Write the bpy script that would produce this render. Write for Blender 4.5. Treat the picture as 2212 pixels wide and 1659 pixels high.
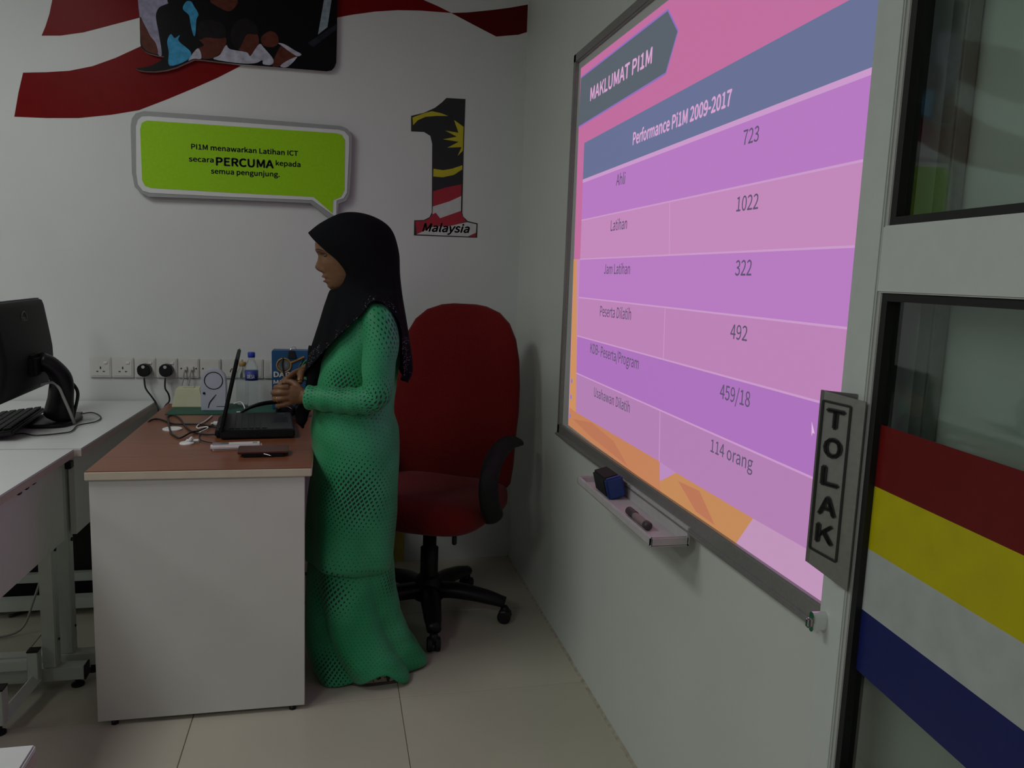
import bpy, bmesh, math, random
from mathutils import Vector, Matrix
random.seed(7)
for o in list(bpy.data.objects): bpy.data.objects.remove(o)
SC = bpy.context.scene
COL = SC.collection

# ---------------------------------------------------------------- camera
cam = bpy.data.cameras.new('camera'); co = bpy.data.objects.new('camera', cam); COL.objects.link(co)
cam.sensor_fit = 'HORIZONTAL'; cam.sensor_width = 36.0; cam.lens = 1696.0/2212.0*36.0
cam.clip_start = 0.02
pit, yaw, rol = (math.radians(a) for a in (7.925, 12.964, 2.122))
fw = Vector((math.sin(yaw)*math.cos(pit), math.cos(yaw)*math.cos(pit), -math.sin(pit)))
r0 = Vector((math.cos(yaw), -math.sin(yaw), 0)); u0 = r0.cross(fw)
rt = r0*math.cos(rol)+u0*math.sin(rol); up = -r0*math.sin(rol)+u0*math.cos(rol)
M = Matrix.Identity(4)
for i in range(3): M[i][0] = rt[i]; M[i][1] = up[i]; M[i][2] = -fw[i]
M.translation = (0, 0, 1.31); co.matrix_world = M
SC.camera = co
# ---------------------------------------------------------------- world, exposure
wd = bpy.data.worlds.new('world'); SC.world = wd; wd.use_nodes = True
wd.node_tree.nodes['Background'].inputs[0].default_value = (.8, .9, 1, 1)
wd.node_tree.nodes['Background'].inputs[1].default_value = 0.02
vs = SC.view_settings; vs.view_transform = 'Standard'; vs.look = 'None'; vs.exposure = 0.0; vs.gamma = 1.0; vs.use_curve_mapping = False
CEIL = 2.75
LAMPS = [((-1.45, 1.75), 16.5), ((-3.2, 1.75), 5.5), ((-1.9, -0.7), 17.5), ((-3.4, -0.9), 7.5)]   # ceiling troffers: place, watts; those level with the camera added as fill
for (lx, ly), w in LAMPS:
    l = bpy.data.lights.new('troffer_light', 'AREA'); l.shape = 'RECTANGLE'; l.size = .5; l.size_y = 1.1; l.energy = w; l.color = (.96, 1.0, .96)
    o = bpy.data.objects.new('troffer_light', l); o.location = (lx, ly, CEIL-.065); COL.objects.link(o)

# ---------------------------------------------------------------- helpers
def lin(c):
    return tuple(((x/255)/12.92 if x/255 <= .04045 else ((x/255+.055)/1.055)**2.4) for x in c)
MATS = {}
def mat(name, col, rough=.5, metal=0., var=.06, scale=30., bump=0., spec=.5, emit=None, estr=1., trans=0., ior=1.45, coat=0., sheen=0.):
    m = bpy.data.materials.new(name); m.use_nodes = True; nt = m.node_tree; b = nt.nodes['Principled BSDF']
    b.inputs['Roughness'].default_value = rough; b.inputs['Metallic'].default_value = metal
    b.inputs['Specular IOR Level'].default_value = spec
    b.inputs['Base Color'].default_value = (*col, 1)
    tc = nt.nodes.new('ShaderNodeTexCoord'); ns = nt.nodes.new('ShaderNodeTexNoise')
    ns.inputs['Scale'].default_value = scale; ns.inputs['Detail'].default_value = 4
    nt.links.new(tc.outputs['Object'], ns.inputs['Vector'])
    if var:
        r = nt.nodes.new('ShaderNodeValToRGB')
        r.color_ramp.elements[0].position = .3; r.color_ramp.elements[1].position = .7
        r.color_ramp.elements[0].color = (*[max(0, c*(1-var)) for c in col], 1)
        r.color_ramp.elements[1].color = (*[min(1, c*(1+var)) for c in col], 1)
        nt.links.new(ns.outputs['Fac'], r.inputs[0]); nt.links.new(r.outputs[0], b.inputs['Base Color'])
    if bump:
        bp = nt.nodes.new('ShaderNodeBump'); bp.inputs['Strength'].default_value = bump; bp.inputs['Distance'].default_value = .002
        nt.links.new(ns.outputs['Fac'], bp.inputs['Height']); nt.links.new(bp.outputs[0], b.inputs['Normal'])
    if emit: b.inputs['Emission Color'].default_value = (*emit, 1); b.inputs['Emission Strength'].default_value = estr
    if trans: b.inputs['Transmission Weight'].default_value = trans; b.inputs['IOR'].default_value = ior
    if coat: b.inputs['Coat Weight'].default_value = coat
    if sheen: b.inputs['Sheen Weight'].default_value = sheen
    MATS[name] = m; return m

def obj(name, bm, m, parent=None, smooth=False, label=None):
    me = bpy.data.meshes.new(name)
    if parent is not None:
        bmesh.ops.transform(bm, matrix=parent.matrix_basis.inverted() if parent.parent is None else (parent.parent.matrix_basis @ parent.matrix_basis).inverted(), verts=bm.verts)
    bm.to_mesh(me); bm.free()
    if isinstance(m, (list, tuple)):
        for k in m: me.materials.append(k)
    else: me.materials.append(m)
    if smooth:
        for p in me.polygons: p.use_smooth = True
    o = bpy.data.objects.new(name, me); COL.objects.link(o)
    if parent is not None: o.parent = parent
    if label: o['label'] = label
    return o
def tag(o, label, cat, group=None, kind=None):
    o['label'] = label; o['category'] = cat
    if group: o['group'] = group
    if kind: o['kind'] = kind
    return o
def thing(name, label, cat, loc=(0, 0, 0), rotz=0, group=None, kind=None):
    o = bpy.data.objects.new(name, None); o.empty_display_size = .05; o.location = loc; o.rotation_euler = (0, 0, rotz)
    COL.objects.link(o); o.matrix_basis = Matrix.Translation(loc) @ Matrix.Rotation(rotz, 4, 'Z')
    return tag(o, label, cat, group, kind)
def B(): return bmesh.new()
def box(bm, lo, hi, bev=0., mtx=None, seg=2):
    t = bmesh.new(); bmesh.ops.create_cube(t, size=1)
    lo = Vector(lo); hi = Vector(hi); c = (lo+hi)/2; d = hi-lo
    for v in t.verts: v.co = Vector((v.co.x*d.x, v.co.y*d.y, v.co.z*d.z))+c
    if bev: bmesh.ops.bevel(t, geom=list(t.edges), offset=min(bev, min(abs(d.x), abs(d.y), abs(d.z))*.49), segments=seg, affect='EDGES')
    if mtx is not None: bmesh.ops.transform(t, matrix=mtx, verts=t.verts)
    return merge(bm, t)
def merge(bm, t):
    me = bpy.data.meshes.new('t'); t.to_mesh(me); t.free(); bm.from_mesh(me); bpy.data.meshes.remove(me); return bm
def boxo(name, lo, hi, m, parent=None, bev=0., mtx=None, label=None):
    return obj(name, box(B(), lo, hi, bev, mtx), m, parent, label=label)
def prism(bm, pts, vec):
    "extrude the closed 3D polygon pts by vec"
    vec = Vector(vec); a = [bm.verts.new(p) for p in pts]; b = [bm.verts.new(Vector(p)+vec) for p in pts]; n = len(a)
    bm.faces.new(a); bm.faces.new(b[::-1])
    for i in range(n): bm.faces.new((a[i], b[i], b[(i+1) % n], a[(i+1) % n]))
    bmesh.ops.recalc_face_normals(bm, faces=bm.faces)
    return bm
def catmull(pts, n):
    pts = [Vector(p) for p in pts]; P = [pts[0]*2-pts[1]]+pts+[pts[-1]*2-pts[-2]]; out = []
    for i in range(1, len(P)-2):
        for k in range(n):
            t = k/n; a, b, c, d = P[i-1:i+3]
            out.append(.5*((2*b)+(c-a)*t+(2*a-5*b+4*c-d)*t*t+(3*b-a-3*c+d)*t*t*t))
    out.append(pts[-1]); return out
def tube(bm, pts, rad, seg=8, smooth=4, sx=1., sy=1., caps=True, up=None, uvs=False):
    "sweep along pts; rad a number or one per control point; sx, sy squash the section"
    n0 = len(pts)
    rr = [rad]*n0 if isinstance(rad, (int, float)) else list(rad)
    if smooth > 1:
        q = catmull([(*p, ) for p in pts], smooth); r2 = []
        for i in range(n0-1):
            for k in range(smooth): t = k/smooth; t = t*t*(3-2*t); r2.append(rr[i]*(1-t)+rr[i+1]*t)
        r2.append(rr[-1]); pts, rr = q, r2
    else: pts = [Vector(p) for p in pts]
    n = len(pts); rings = []; prev = None; L = 0; lens = []
    for i, p in enumerate(pts):
        t = (pts[min(i+1, n-1)]-pts[max(i-1, 0)]).normalized()
        if prev is None:
            ref = Vector(up) if up else (Vector((0, 0, 1)) if abs(t.z) < .9 else Vector((0, 1, 0)))
            u = (ref-t*ref.dot(t)).normalized()
        else: u = (prev-t*prev.dot(t)).normalized()
        prev = u; w = t.cross(u)
        if i: L += (p-pts[i-1]).length
        lens.append(L)
        rings.append([bm.verts.new(p+(u*math.cos(a)*sy+w*math.sin(a)*sx)*rr[i]) for a in (2*math.pi*k/seg for k in range(seg))])
    uvl = bm.loops.layers.uv.verify() if uvs else None
    circ = 2*math.pi*max(rr)
    for i in range(n-1):
        for k in range(seg):
            k2 = (k+1) % seg
            f = bm.faces.new((rings[i][k], rings[i][k2], rings[i+1][k2], rings[i+1][k]))
            if uvs:
                for lp, (a, b) in zip(f.loops, ((k, i), (k+1, i), (k+1, i+1), (k, i+1))): lp[uvl].uv = (a/seg*circ, lens[b])
    if caps:
        bm.faces.new(rings[0][::-1]); bm.faces.new(rings[-1])
    return bm
def lathe(bm, prof, c=(0, 0, 0), seg=24, axis='Z'):
    rings = []
    for r, h in prof:
        ring = []
        for k in range(seg):
            a = 2*math.pi*k/seg; x, y = r*math.cos(a), r*math.sin(a)
            p = {'Z': (x, y, h), 'Y': (x, h, y), 'X': (h, x, y)}[axis]
            ring.append(bm.verts.new(Vector(p)+Vector(c)))
        rings.append(ring)
    for i in range(len(rings)-1):
        for k in range(seg): bm.faces.new((rings[i][k], rings[i][(k+1) % seg], rings[i+1][(k+1) % seg], rings[i+1][k]))
    bm.faces.new(rings[0][::-1]); bm.faces.new(rings[-1])
    bmesh.ops.recalc_face_normals(bm, faces=bm.faces)
    return bm
def loft(bm, rings, caps=(True, True), uvs=False):
    "rings: lists of points, equal length, closed around"
    V = [[bm.verts.new(p) for p in r] for r in rings]; n = len(V[0])
    uvl = bm.loops.layers.uv.verify() if uvs else None
    if uvs:
        H = [0]
        for i in range(1, len(rings)): H.append(H[-1]+(Vector(rings[i][0])-Vector(rings[i-1][0])).length)
        arc = []
        for r in rings:
            s = [0]
            for k in range(n): s.append(s[-1]+(Vector(r[(k+1) % n])-Vector(r[k])).length)
            arc.append(s)
    for i in range(len(V)-1):
        for k in range(n):
            f = bm.faces.new((V[i][k], V[i][(k+1) % n], V[i+1][(k+1) % n], V[i+1][k]))
            if uvs:
                for lp, (a, b) in zip(f.loops, ((k, i), (k+1, i), (k+1, i+1), (k, i+1))): lp[uvl].uv = (arc[b][a], H[b])
    if caps[0]: bm.faces.new(V[0][::-1])
    if caps[1]: bm.faces.new(V[-1])
    return bm
def superell(bm, c, h, e1=.5, e2=.5, nu=32, nv=16, mtx=None):
    def sp(a, e): return math.copysign(abs(a)**e, a)
    rings = []
    for j in range(1, nv):
        v = -math.pi/2+math.pi*j/nv
        rings.append([(c[0]+h[0]*sp(math.cos(v), e1)*sp(math.cos(2*math.pi*i/nu), e2), c[1]+h[1]*sp(math.cos(v), e1)*sp(math.sin(2*math.pi*i/nu), e2), c[2]+h[2]*sp(math.sin(v), e1)) for i in range(nu)])
    t = bmesh.new(); loft(t, rings)
    if mtx is not None: bmesh.ops.transform(t, matrix=mtx, verts=t.verts)
    return merge(bm, t)
try: FONT = bpy.data.fonts.load(bpy.utils.resource_path('LOCAL')+'/datafiles/fonts/Noto Sans CJK Regular.woff2')      # the sans serif that ships with Blender
except Exception: FONT = None
def cap_height():
    cu = bpy.data.curves.new('txt', 'FONT'); cu.body = 'H'; cu.size = 1
    if FONT: cu.font = FONT
    t = bpy.data.objects.new('txt', cu); me = bpy.data.meshes.new_from_object(t); h = max(v.co.y for v in me.vertices)
    bpy.data.objects.remove(t); bpy.data.curves.remove(cu); bpy.data.meshes.remove(me); return h
CAPH = cap_height()
def text(name, s, p0, p1, h, m, parent, to3, bold=0., shear=0., fit=True):
    "flat lettering: baseline from p0 to p1 (2D in a surface), capital height h, to3 maps 2D to the surface"
    cu = bpy.data.curves.new('txt', 'FONT'); cu.body = s
    if FONT: cu.font = FONT
    cu.size = 1; cu.shear = shear; cu.resolution_u = 3
    t = bpy.data.objects.new('txt', cu); COL.objects.link(t)
    me = bpy.data.meshes.new_from_object(t); bpy.data.objects.remove(t); bpy.data.curves.remove(cu)
    xs = [v.co.x for v in me.vertices]; x0, x1 = min(xs), max(xs)
    ox, oy = p1[0]-p0[0], p1[1]-p0[1]
    ex = (to3(p1[0], p1[1])-to3(p0[0], p0[1])).normalized(); ez = Vector((0, 0, 1)); d = bold*h
    spans = sorted((min(me.vertices[i].co.x for i in p.vertices), max(me.vertices[i].co.x for i in p.vertices), p.index) for p in me.polygons)
    words = [[]]; end = None
    for lo, hi, i in spans:                    # one object for each word
        if end is not None and lo-end > .26*CAPH: words.append([])
        words[-1].append(i); end = hi if end is None or lo-end > .26*CAPH else max(end, hi)
    out = None
    for w in words:
        bm = bmesh.new()
        shifts = [(0, 0)]+([(d, 0), (-d, 0), (0, d), (0, -d)] if bold else [])    # heavier strokes: the letters laid over themselves
        for sx, sz in shifts:
            vm = {}
            for i in w:
                f = []
                for vi in me.polygons[i].vertices:
                    if vi not in vm:
                        c = me.vertices[vi].co; k = (c.x-x0)/(x1-x0)
                        vm[vi] = bm.verts.new(to3(p0[0]+ox*k, p0[1]+oy*k+c.y/CAPH*h)+ex*sx+ez*sz)
                    f.append(vm[vi])
                bm.faces.new(f)
        out = obj(name, bm, m, parent)
    bpy.data.meshes.remove(me)
    return out
def poly(name, pts, m, parent, to3, vec, label=None):
    return obj(name, prism(B(), [to3(*p) for p in pts], vec), m, parent, label=label)
# ---------------------------------------------------------------- outlines measured on the wall, board and sign (metres)
R1 = [(-1.0311,2.3748),(-1.043,2.2745),(-1.0546,2.2235),(-1.0708,2.1752),(-1.0849,2.1421),(-1.0209,2.1484),(-0.9398,2.1682),(-0.8574,2.1984),(-0.7375,2.2429),(-0.6734,2.2717),(-0.67,2.4162)]
R2 = [(-1.1542,2.0013),(-1.1733,1.9271),(-1.1916,1.8372),(-1.0813,1.8407),(-0.9674,1.8495),(-0.8512,1.8708),(-0.7501,1.8962),(-0.6472,1.945),(-0.5431,1.9978),(-0.4556,2.0443),(-0.3761,2.0921),(-0.296,2.1474),(-0.2243,2.204),(-0.2947,2.3202),(-0.5386,2.2514),(-0.6757,2.1773),(-0.7404,2.1349),(-0.8281,2.0854),(-0.9114,2.047),(-0.9935,2.0225),(-1.0744,2.0101)]
R3 = [(-0.0616,2.2949),(0.0079,2.3199),(0.0669,2.3368),(0.1599,2.3591),(0.2541,2.3744),(0.3495,2.3826),(0.4755,2.3866),(0.4165,2.4079),(0.3582,2.4254),(0.2716,2.4612),(0.1398,2.4823),(-0.062,2.4331)]
R4 = [(0.4755,2.3866),(0.544,2.3956),(0.6427,2.4152),(0.7224,2.4329),(0.8048,2.4548),(0.803,2.3983),(0.8134,2.3427),(0.767,2.3287),(0.6703,2.3116),(0.5651,2.3515)]
PH = [(-0.7266,2.5542),(-0.7352,2.3008),(-0.7335,2.2278),(-0.7339,2.1466),(-0.7324,2.1338),(-0.7291,2.1249),(-0.7185,2.1148),(-0.7042,2.1087),(-0.679,2.1043),(-0.6481,2.102),(-0.6649,2.0825),(-0.6926,2.065),(-0.7237,2.0547),(-0.7545,2.0482),(-0.7421,2.0426),(-0.7168,2.0411),(-0.6841,2.0433),(-0.6437,2.0518),(-0.6068,2.0653),(-0.5695,2.0856),(-0.5396,2.1016),(-0.5173,2.1029),(-0.3671,2.0985),(-0.1745,2.1006),(-0.0326,2.1017),(-0.0127,2.1066),(-0.0008,2.1203),(0.0063,2.1405),(0.0083,2.2653),(0.0089,2.3809),(0.0089,2.6462)]
PP = {'lilac': [[(-0.7305,2.4102),(-0.63,2.4218),(-0.6325,2.3118),(-0.6273,2.3014),(-0.6602,2.2832),(-0.6734,2.2597),(-0.6741,2.2339),(-0.6661,2.1866),(-0.657,2.1094),(-0.6716,2.1099),(-0.6989,2.176),(-0.7195,2.2182),(-0.7333,2.2388)]],'brown': [[(-0.7326,2.2381),(-0.7195,2.2182),(-0.6989,2.176),(-0.6779,2.1484),(-0.6716,2.1099),(-0.7005,2.1127),(-0.7183,2.1222),(-0.7319,2.1542)],[(-0.4766,2.3286),(-0.4572,2.3863),(-0.4013,2.4037),(-0.3739,2.3397),(-0.3836,2.3125),(-0.4026,2.2955),(-0.425,2.2969),(-0.4583,2.312)],[(-0.5198,2.1787),(-0.4936,2.1888),(-0.4564,2.1887),(-0.4226,2.1957),(-0.4191,2.1734),(-0.4346,2.1417),(-0.4536,2.1228),(-0.4725,2.1116),(-0.5098,2.1081),(-0.5241,2.1407),(-0.5016,2.1579)],[(-0.3548,2.191),(-0.3394,2.2153),(-0.3013,2.2191),(-0.2959,2.1777),(-0.3133,2.1455),(-0.3325,2.1361),(-0.3741,2.155)],[(-0.2861,2.2092),(-0.2514,2.2354),(-0.2246,2.2229),(-0.2208,2.1926),(-0.2441,2.1751),(-0.2786,2.1794)],[(-0.2444,2.1059),(-0.2171,2.1738),(-0.1977,2.1795),(-0.1471,2.1496),(-0.1901,2.1263),(-0.2173,2.1045)]],'cyan': [[(-0.5652,2.3117),(-0.5468,2.3155),(-0.5361,2.3),(-0.52,2.272),(-0.5278,2.2489),(-0.5324,2.1962),(-0.5399,2.1917),(-0.5501,2.2354),(-0.5551,2.2647),(-0.5767,2.2846)],[(-0.6225,2.1872),(-0.6082,2.1738),(-0.5896,2.1868),(-0.5937,2.164),(-0.5503,2.127),(-0.5656,2.0954),(-0.6287,2.069),(-0.6313,2.1193),(-0.6359,2.1599)]],'shirt': [[(-0.5601,2.0959),(-0.5241,2.1445),(-0.5117,2.108),(-0.5396,2.1035)],[(-0.465,2.1085),(-0.4423,2.1277),(-0.4192,2.1659),(-0.4043,2.1521),(-0.3438,2.1465),(-0.3325,2.1361),(-0.3248,2.1368),(-0.2939,2.1817),(-0.2749,2.1683),(-0.2405,2.1293),(-0.2483,2.1075),(-0.2791,2.1066),(-0.2829,2.1216),(-0.3098,2.1076),(-0.3671,2.1023)],[(-0.2208,2.1926),(-0.1976,2.191),(-0.1588,2.1717),(-0.1315,2.1588),(-0.1471,2.1496),(-0.1744,2.1625),(-0.2054,2.1826)],[(-0.2135,2.1048),(-0.1901,2.1263),(-0.1471,2.1477),(-0.1843,2.1056)]],'pale': [[(-0.042,2.4895),(-0.0067,2.4936),(-0.014,2.3784),(-0.0294,2.2731),(-0.0667,2.2404),(-0.0436,2.3753)]],'slate': [[(-0.108,2.2036),(0.007,2.2883),(0.0071,2.269),(-0.0844,2.1904)]],'hair': [[(-0.5198,2.1787),(-0.5226,2.2308),(-0.4926,2.2525),(-0.4406,2.2503),(-0.4185,2.2225),(-0.4226,2.195),(-0.4564,2.1879),(-0.4936,2.188)],[(-0.3741,2.155),(-0.4001,2.1866),(-0.3919,2.244),(-0.3464,2.275),(-0.3048,2.2529),(-0.2994,2.2193),(-0.3394,2.2145),(-0.3567,2.1833)]]}
SG = [(-0.7751,1.8303),(-0.7696,1.8584),(-0.7561,1.8779),(-0.7264,1.8894),(-0.4124,1.8924),(0.027,1.8897),(0.0534,1.88),(0.0701,1.8551),(0.069,1.7435),(0.0621,1.6172),(0.0489,1.5898),(0.0191,1.5761),(0.0146,1.5479),(0.0122,1.5009),(-0.0038,1.5001),(-0.0503,1.5378),(-0.0963,1.5717),(-0.4164,1.569),(-0.7169,1.5629),(-0.7464,1.5769),(-0.7667,1.5978),(-0.7754,1.6505)]
SW = [(-0.7553,1.8284),(-0.7475,1.8536),(-0.7336,1.8676),(-0.7087,1.8708),(-0.4124,1.8725),(0.0172,1.8737),(0.0403,1.8689),(0.0589,1.8507),(0.0604,1.8214),(0.0527,1.6231),(0.0389,1.599),(0.0104,1.5888),(0.0094,1.5207),(-0.0072,1.5319),(-0.0865,1.5847),(-0.416,1.5792),(-0.7101,1.5776),(-0.7368,1.5849),(-0.7541,1.6078),(-0.7589,1.6513)]
SGR = [(-0.7405,1.8201),(-0.734,1.844),(-0.7148,1.8541),(-0.4124,1.856),(0.0075,1.8592),(0.0305,1.8544),(0.0431,1.8331),(0.0419,1.6323),(0.0288,1.605),(-0.0029,1.5893),(-0.0053,1.5346),(-0.0832,1.598),(-0.4157,1.5959),(-0.7064,1.5967),(-0.7284,1.6042),(-0.7386,1.6243)]
ST = {'PI1M menawarkan Latihan ICT': [(-0.5537,1.7576),(-0.1449,1.7582)],'secara': [(-0.5631,1.7091),(-0.4711,1.7107)],'PERCUMA': [(-0.4608,1.7006),(-0.2412,1.7033)],'kepada': [(-0.2316,1.7149),(-0.1353,1.7147)],'semua pengunjung.': [(-0.481,1.6674),(-0.2177,1.6704)]}
ONE = {'black': [(0.4632,2.0429),(0.5451,2.0452),(0.5437,1.8079),(0.545,1.5701),(0.5489,1.5536),(0.5701,1.5346),(0.6141,1.5268),(0.6139,1.4647),(0.3367,1.462),(0.3368,1.5262),(0.3791,1.5296),(0.4025,1.5428),(0.4121,1.5631),(0.407,1.8505),(0.3982,1.8821),(0.3713,1.8962),(0.3165,1.8947),(0.3153,1.9578),(0.3697,1.9748),(0.4156,1.9988),(0.4449,2.0236)],'y1': [(0.3213,1.9519),(0.3697,1.9729),(0.4026,1.9838),(0.4427,1.9786),(0.4731,1.9694),(0.423,1.9662),(0.3766,1.9587),(0.3439,1.9421),(0.3245,1.9202)],'y2': [(0.5402,1.9301),(0.4983,1.9553),(0.5186,1.9038),(0.4612,1.9086),(0.5123,1.8872),(0.4534,1.8719),(0.521,1.8664),(0.473,1.8389),(0.5338,1.8451),(0.5179,1.8075),(0.5397,1.8305)],'y3': [(0.4147,1.7472),(0.4552,1.7432),(0.4956,1.7524),(0.5394,1.7696),(0.5392,1.7519),(0.5031,1.7266),(0.4559,1.7138),(0.4141,1.7145)],'r1': [(0.4155,1.6523),(0.4705,1.672),(0.5382,1.6892),(0.5382,1.6396),(0.4856,1.6134),(0.4156,1.5884)],'w1': [(0.4156,1.5884),(0.4856,1.6134),(0.5382,1.6396),(0.5386,1.5764),(0.4479,1.5404),(0.4291,1.5627),(0.415,1.5553)],'r2': [(0.415,1.5553),(0.4291,1.5627),(0.4479,1.5404),(0.5386,1.5764),(0.5461,1.5568),(0.5633,1.5323),(0.536,1.5215),(0.4815,1.5068),(0.4203,1.5038),(0.3481,1.4671),(0.3416,1.5225),(0.3792,1.5257),(0.4026,1.5381)],'w2': [(0.3481,1.4671),(0.4203,1.5038),(0.4815,1.5068),(0.536,1.5215),(0.5668,1.5298),(0.6086,1.5224),(0.6077,1.486),(0.5721,1.4682)],'r3': [(0.5735,1.4682),(0.6077,1.4847),(0.6075,1.4685)]}
MAL = [(0.3734,1.4816),(0.5785,1.4847),(0.3794,1.5151)]
SL = {'bg': [(2.5985,1.9914),(1.8935,1.9854),(1.7537,1.9844),(1.1289,1.9794),(1.0921,1.7357),(0.9919,0.7905),(1.1012,0.7881),(2.5505,0.8089),(2.5759,1.3692)],'arrow': [(2.5905,1.9603),(1.893,1.9625),(1.8239,1.8944),(1.8819,1.8116),(2.5916,1.8029)],'head': [(2.5189,1.7413),(1.1691,1.7597),(1.0991,1.7614),(1.0989,1.635),(2.5156,1.6198)],'row1': [(2.5152,1.6178),(1.0983,1.6313),(1.1,1.5033),(2.5088,1.4944)],'row2': [(2.5088,1.4944),(1.1,1.5033),(1.1007,1.3731),(2.5041,1.3684)],'row3': [(2.5041,1.3684),(1.1007,1.3731),(1.1016,1.2458),(2.4987,1.2436)],'row4': [(2.4987,1.2436),(1.1016,1.2458),(1.1111,1.1188),(2.4951,1.1165)],'row5': [(2.4951,1.1165),(1.1111,1.1188),(1.1162,0.9883),(2.484,0.993)],'row6': [(2.484,0.993),(1.1162,0.9883),(1.1235,0.8661),(1.3224,0.8616),(1.6823,0.861),(1.7726,0.8644),(2.4683,0.8634)],'orange1': [(2.4683,0.8634),(1.7726,0.8644),(1.7642,0.8159),(1.7576,0.7917),(2.2878,0.7967),(2.5498,0.8041),(2.5434,0.8668)],'orange2': [(1.7576,0.7917),(1.7642,0.8159),(1.6738,0.8616),(1.3224,0.8616),(1.3781,0.7921)],'strip': [(2.5759,1.3692),(2.5444,1.3688),(2.5039,1.1165),(2.4685,0.8641),(2.5434,0.8668)],'pale': [(1.3224,0.8616),(1.1235,0.8661),(1.1012,0.7881),(1.3781,0.7921)],'notch': [(1.7726,0.8644),(1.6738,0.8616),(1.7642,0.8159)]}
SLT = {'MAKLUMAT PI1M': [(2.4767,1.8645),(1.979,1.8599),(2.4782,1.9028)],'Performance Pi1M 2009-2017': [(2.0796,1.671),(1.534,1.6699),(2.0845,1.7022)],'723': [(1.4714,1.5809),(1.4117,1.5807),(1.4758,1.6092)],'Ahli': [(2.1944,1.5743),(2.1236,1.5724),(2.1993,1.6047)],'1022': [(1.4777,1.4525),(1.3942,1.452),(1.4802,1.481)],'Latihan': [(2.2211,1.4472),(2.0896,1.4476),(2.2258,1.4768)],'322': [(1.4637,1.3249),(1.4001,1.3255),(1.4683,1.3546)],'Jam Latihan': [(2.2596,1.3226),(2.0476,1.3234),(2.2628,1.3507)],'492': [(1.4643,1.1977),(1.3971,1.1977),(1.4658,1.2266)],'Peserta Dilatih': [(2.277,1.1952),(2.0198,1.1998),(2.281,1.2254)],'KDB- Peserta/Program': [(2.3507,1.0757),(1.9454,1.0734),(2.3555,1.1055)],'459/18': [(1.4894,1.0702),(1.3674,1.0712),(1.4919,1.0997)],'Usahawan Dilatih': [(2.2934,0.9453),(1.9897,0.9476),(2.298,0.9737)],'114 orang': [(1.5127,0.9501),(1.3382,0.951),(1.5148,0.9771)]}
SLV = [[(1.8094,1.4981),(1.792,1.3686)],[(1.7976,1.2411),(1.7891,1.1202)],[(1.7885,0.9898),(1.7746,0.8639)]]
BOARD = [(2.6646,2.0407),(2.6234,0.7496),(1.0898,0.7465),(2.0983,2.0369),(2.5259,0.8137),(2.5756,1.997)]
TRAY = [(2.116,0.7222),(1.4939,0.7759),(2.1061,0.7386),(1.5937,0.7334),(1.9998,0.7245),(1.847,0.7702),(1.7485,0.7452),(1.6602,0.7332)]
# ---------------------------------------------------------------- materials
m_wall = mat('painted_wall', (.62, .635, .63), .55, var=.03, scale=3, bump=.05)
m_wallr = mat('painted_wall_side', (.60, .63, .59), .5, var=.03, scale=3, bump=.05)
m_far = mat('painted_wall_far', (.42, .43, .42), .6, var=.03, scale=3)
m_ceil = mat('ceiling_board', (.6, .6, .6), .8, var=.04, scale=60)
m_grout = mat('tile_grout', (.26, .22, .16), .8)
m_seal = mat('joint_sealant', (.36, .33, .26), .7, var=.3, scale=40)
m_white = mat('white_laminate', (.66, .66, .625), .45, var=.02, scale=8)
m_whitetop = mat('white_table_laminate', (.60, .61, .61), .38, var=.02, scale=8)
m_edge = mat('beige_edge_band', (.60, .53, .42), .45, var=.04)
m_pinkedge = mat('pinkish_edge_band', (.45, .37, .33), .5, var=.04)
m_panel = mat('grey_modesty_board', (.52, .52, .50), .5, var=.03)
m_tubew = mat('white_powder_coat', (.50, .54, .50), .4, var=.03)
m_black = mat('black_plastic', (.008, .008, .010), .4, var=.1, spec=.25)
m_blackm = mat('matt_black_plastic', (.011, .011, .012), .6, var=.15, scale=200, bump=.1, spec=.2)
m_cable = mat('black_cable', (.01, .01, .012), .5)
m_greyc = mat('grey_cable', (.30, .31, .29), .5)
m_whitec = mat('white_cable', (.72, .72, .72), .5)
m_alu = mat('brushed_aluminium', (.31, .31, .30), .38, .85, var=.06, scale=120)
m_alug = mat('grey_aluminium_frame', (.30, .30, .29), .4, .5, var=.06, scale=120)
m_doorp = mat('door_powder_coat', (.57, .61, .585), .45, var=.02)
m_doorp2 = mat('door_frame_bevel', (.42, .425, .42), .45, var=.02)
m_chrome = mat('chrome', (.75, .75, .75), .12, 1.)
m_red = mat('red_vinyl', (.175, .006, .007), .3, var=.05, spec=.04)
m_dred = mat('dark_red_vinyl', (.10, .006, .007), .4, var=.05, spec=.04)
m_signgrey = mat('grey_sign_board', (.30, .31, .31), .5, var=.03)
m_signwhite = mat('white_sign_border', (.66, .68, .67), .5, var=.02)
m_lime = mat('lime_print', (.30, .60, .010), .5, var=.05, scale=90, spec=.15)
m_ink = mat('dark_ink', (.05, .075, .03), .5)
m_inkb = mat('black_ink', (.010, .011, .012), .5)
m_yel = mat('yellow_print', (.50, .43, .008), .5)
m_redp = mat('red_print', (.36, .012, .025), .5)
m_whp = mat('white_print', (.55, .55, .55), .5)

# floor tiles: two tones of the same polished beige tile, faint mottling
m_tile = mat('polished_floor_tile', (.45, .427, .350), .16, var=.05, scale=2.2, spec=.28)

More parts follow.
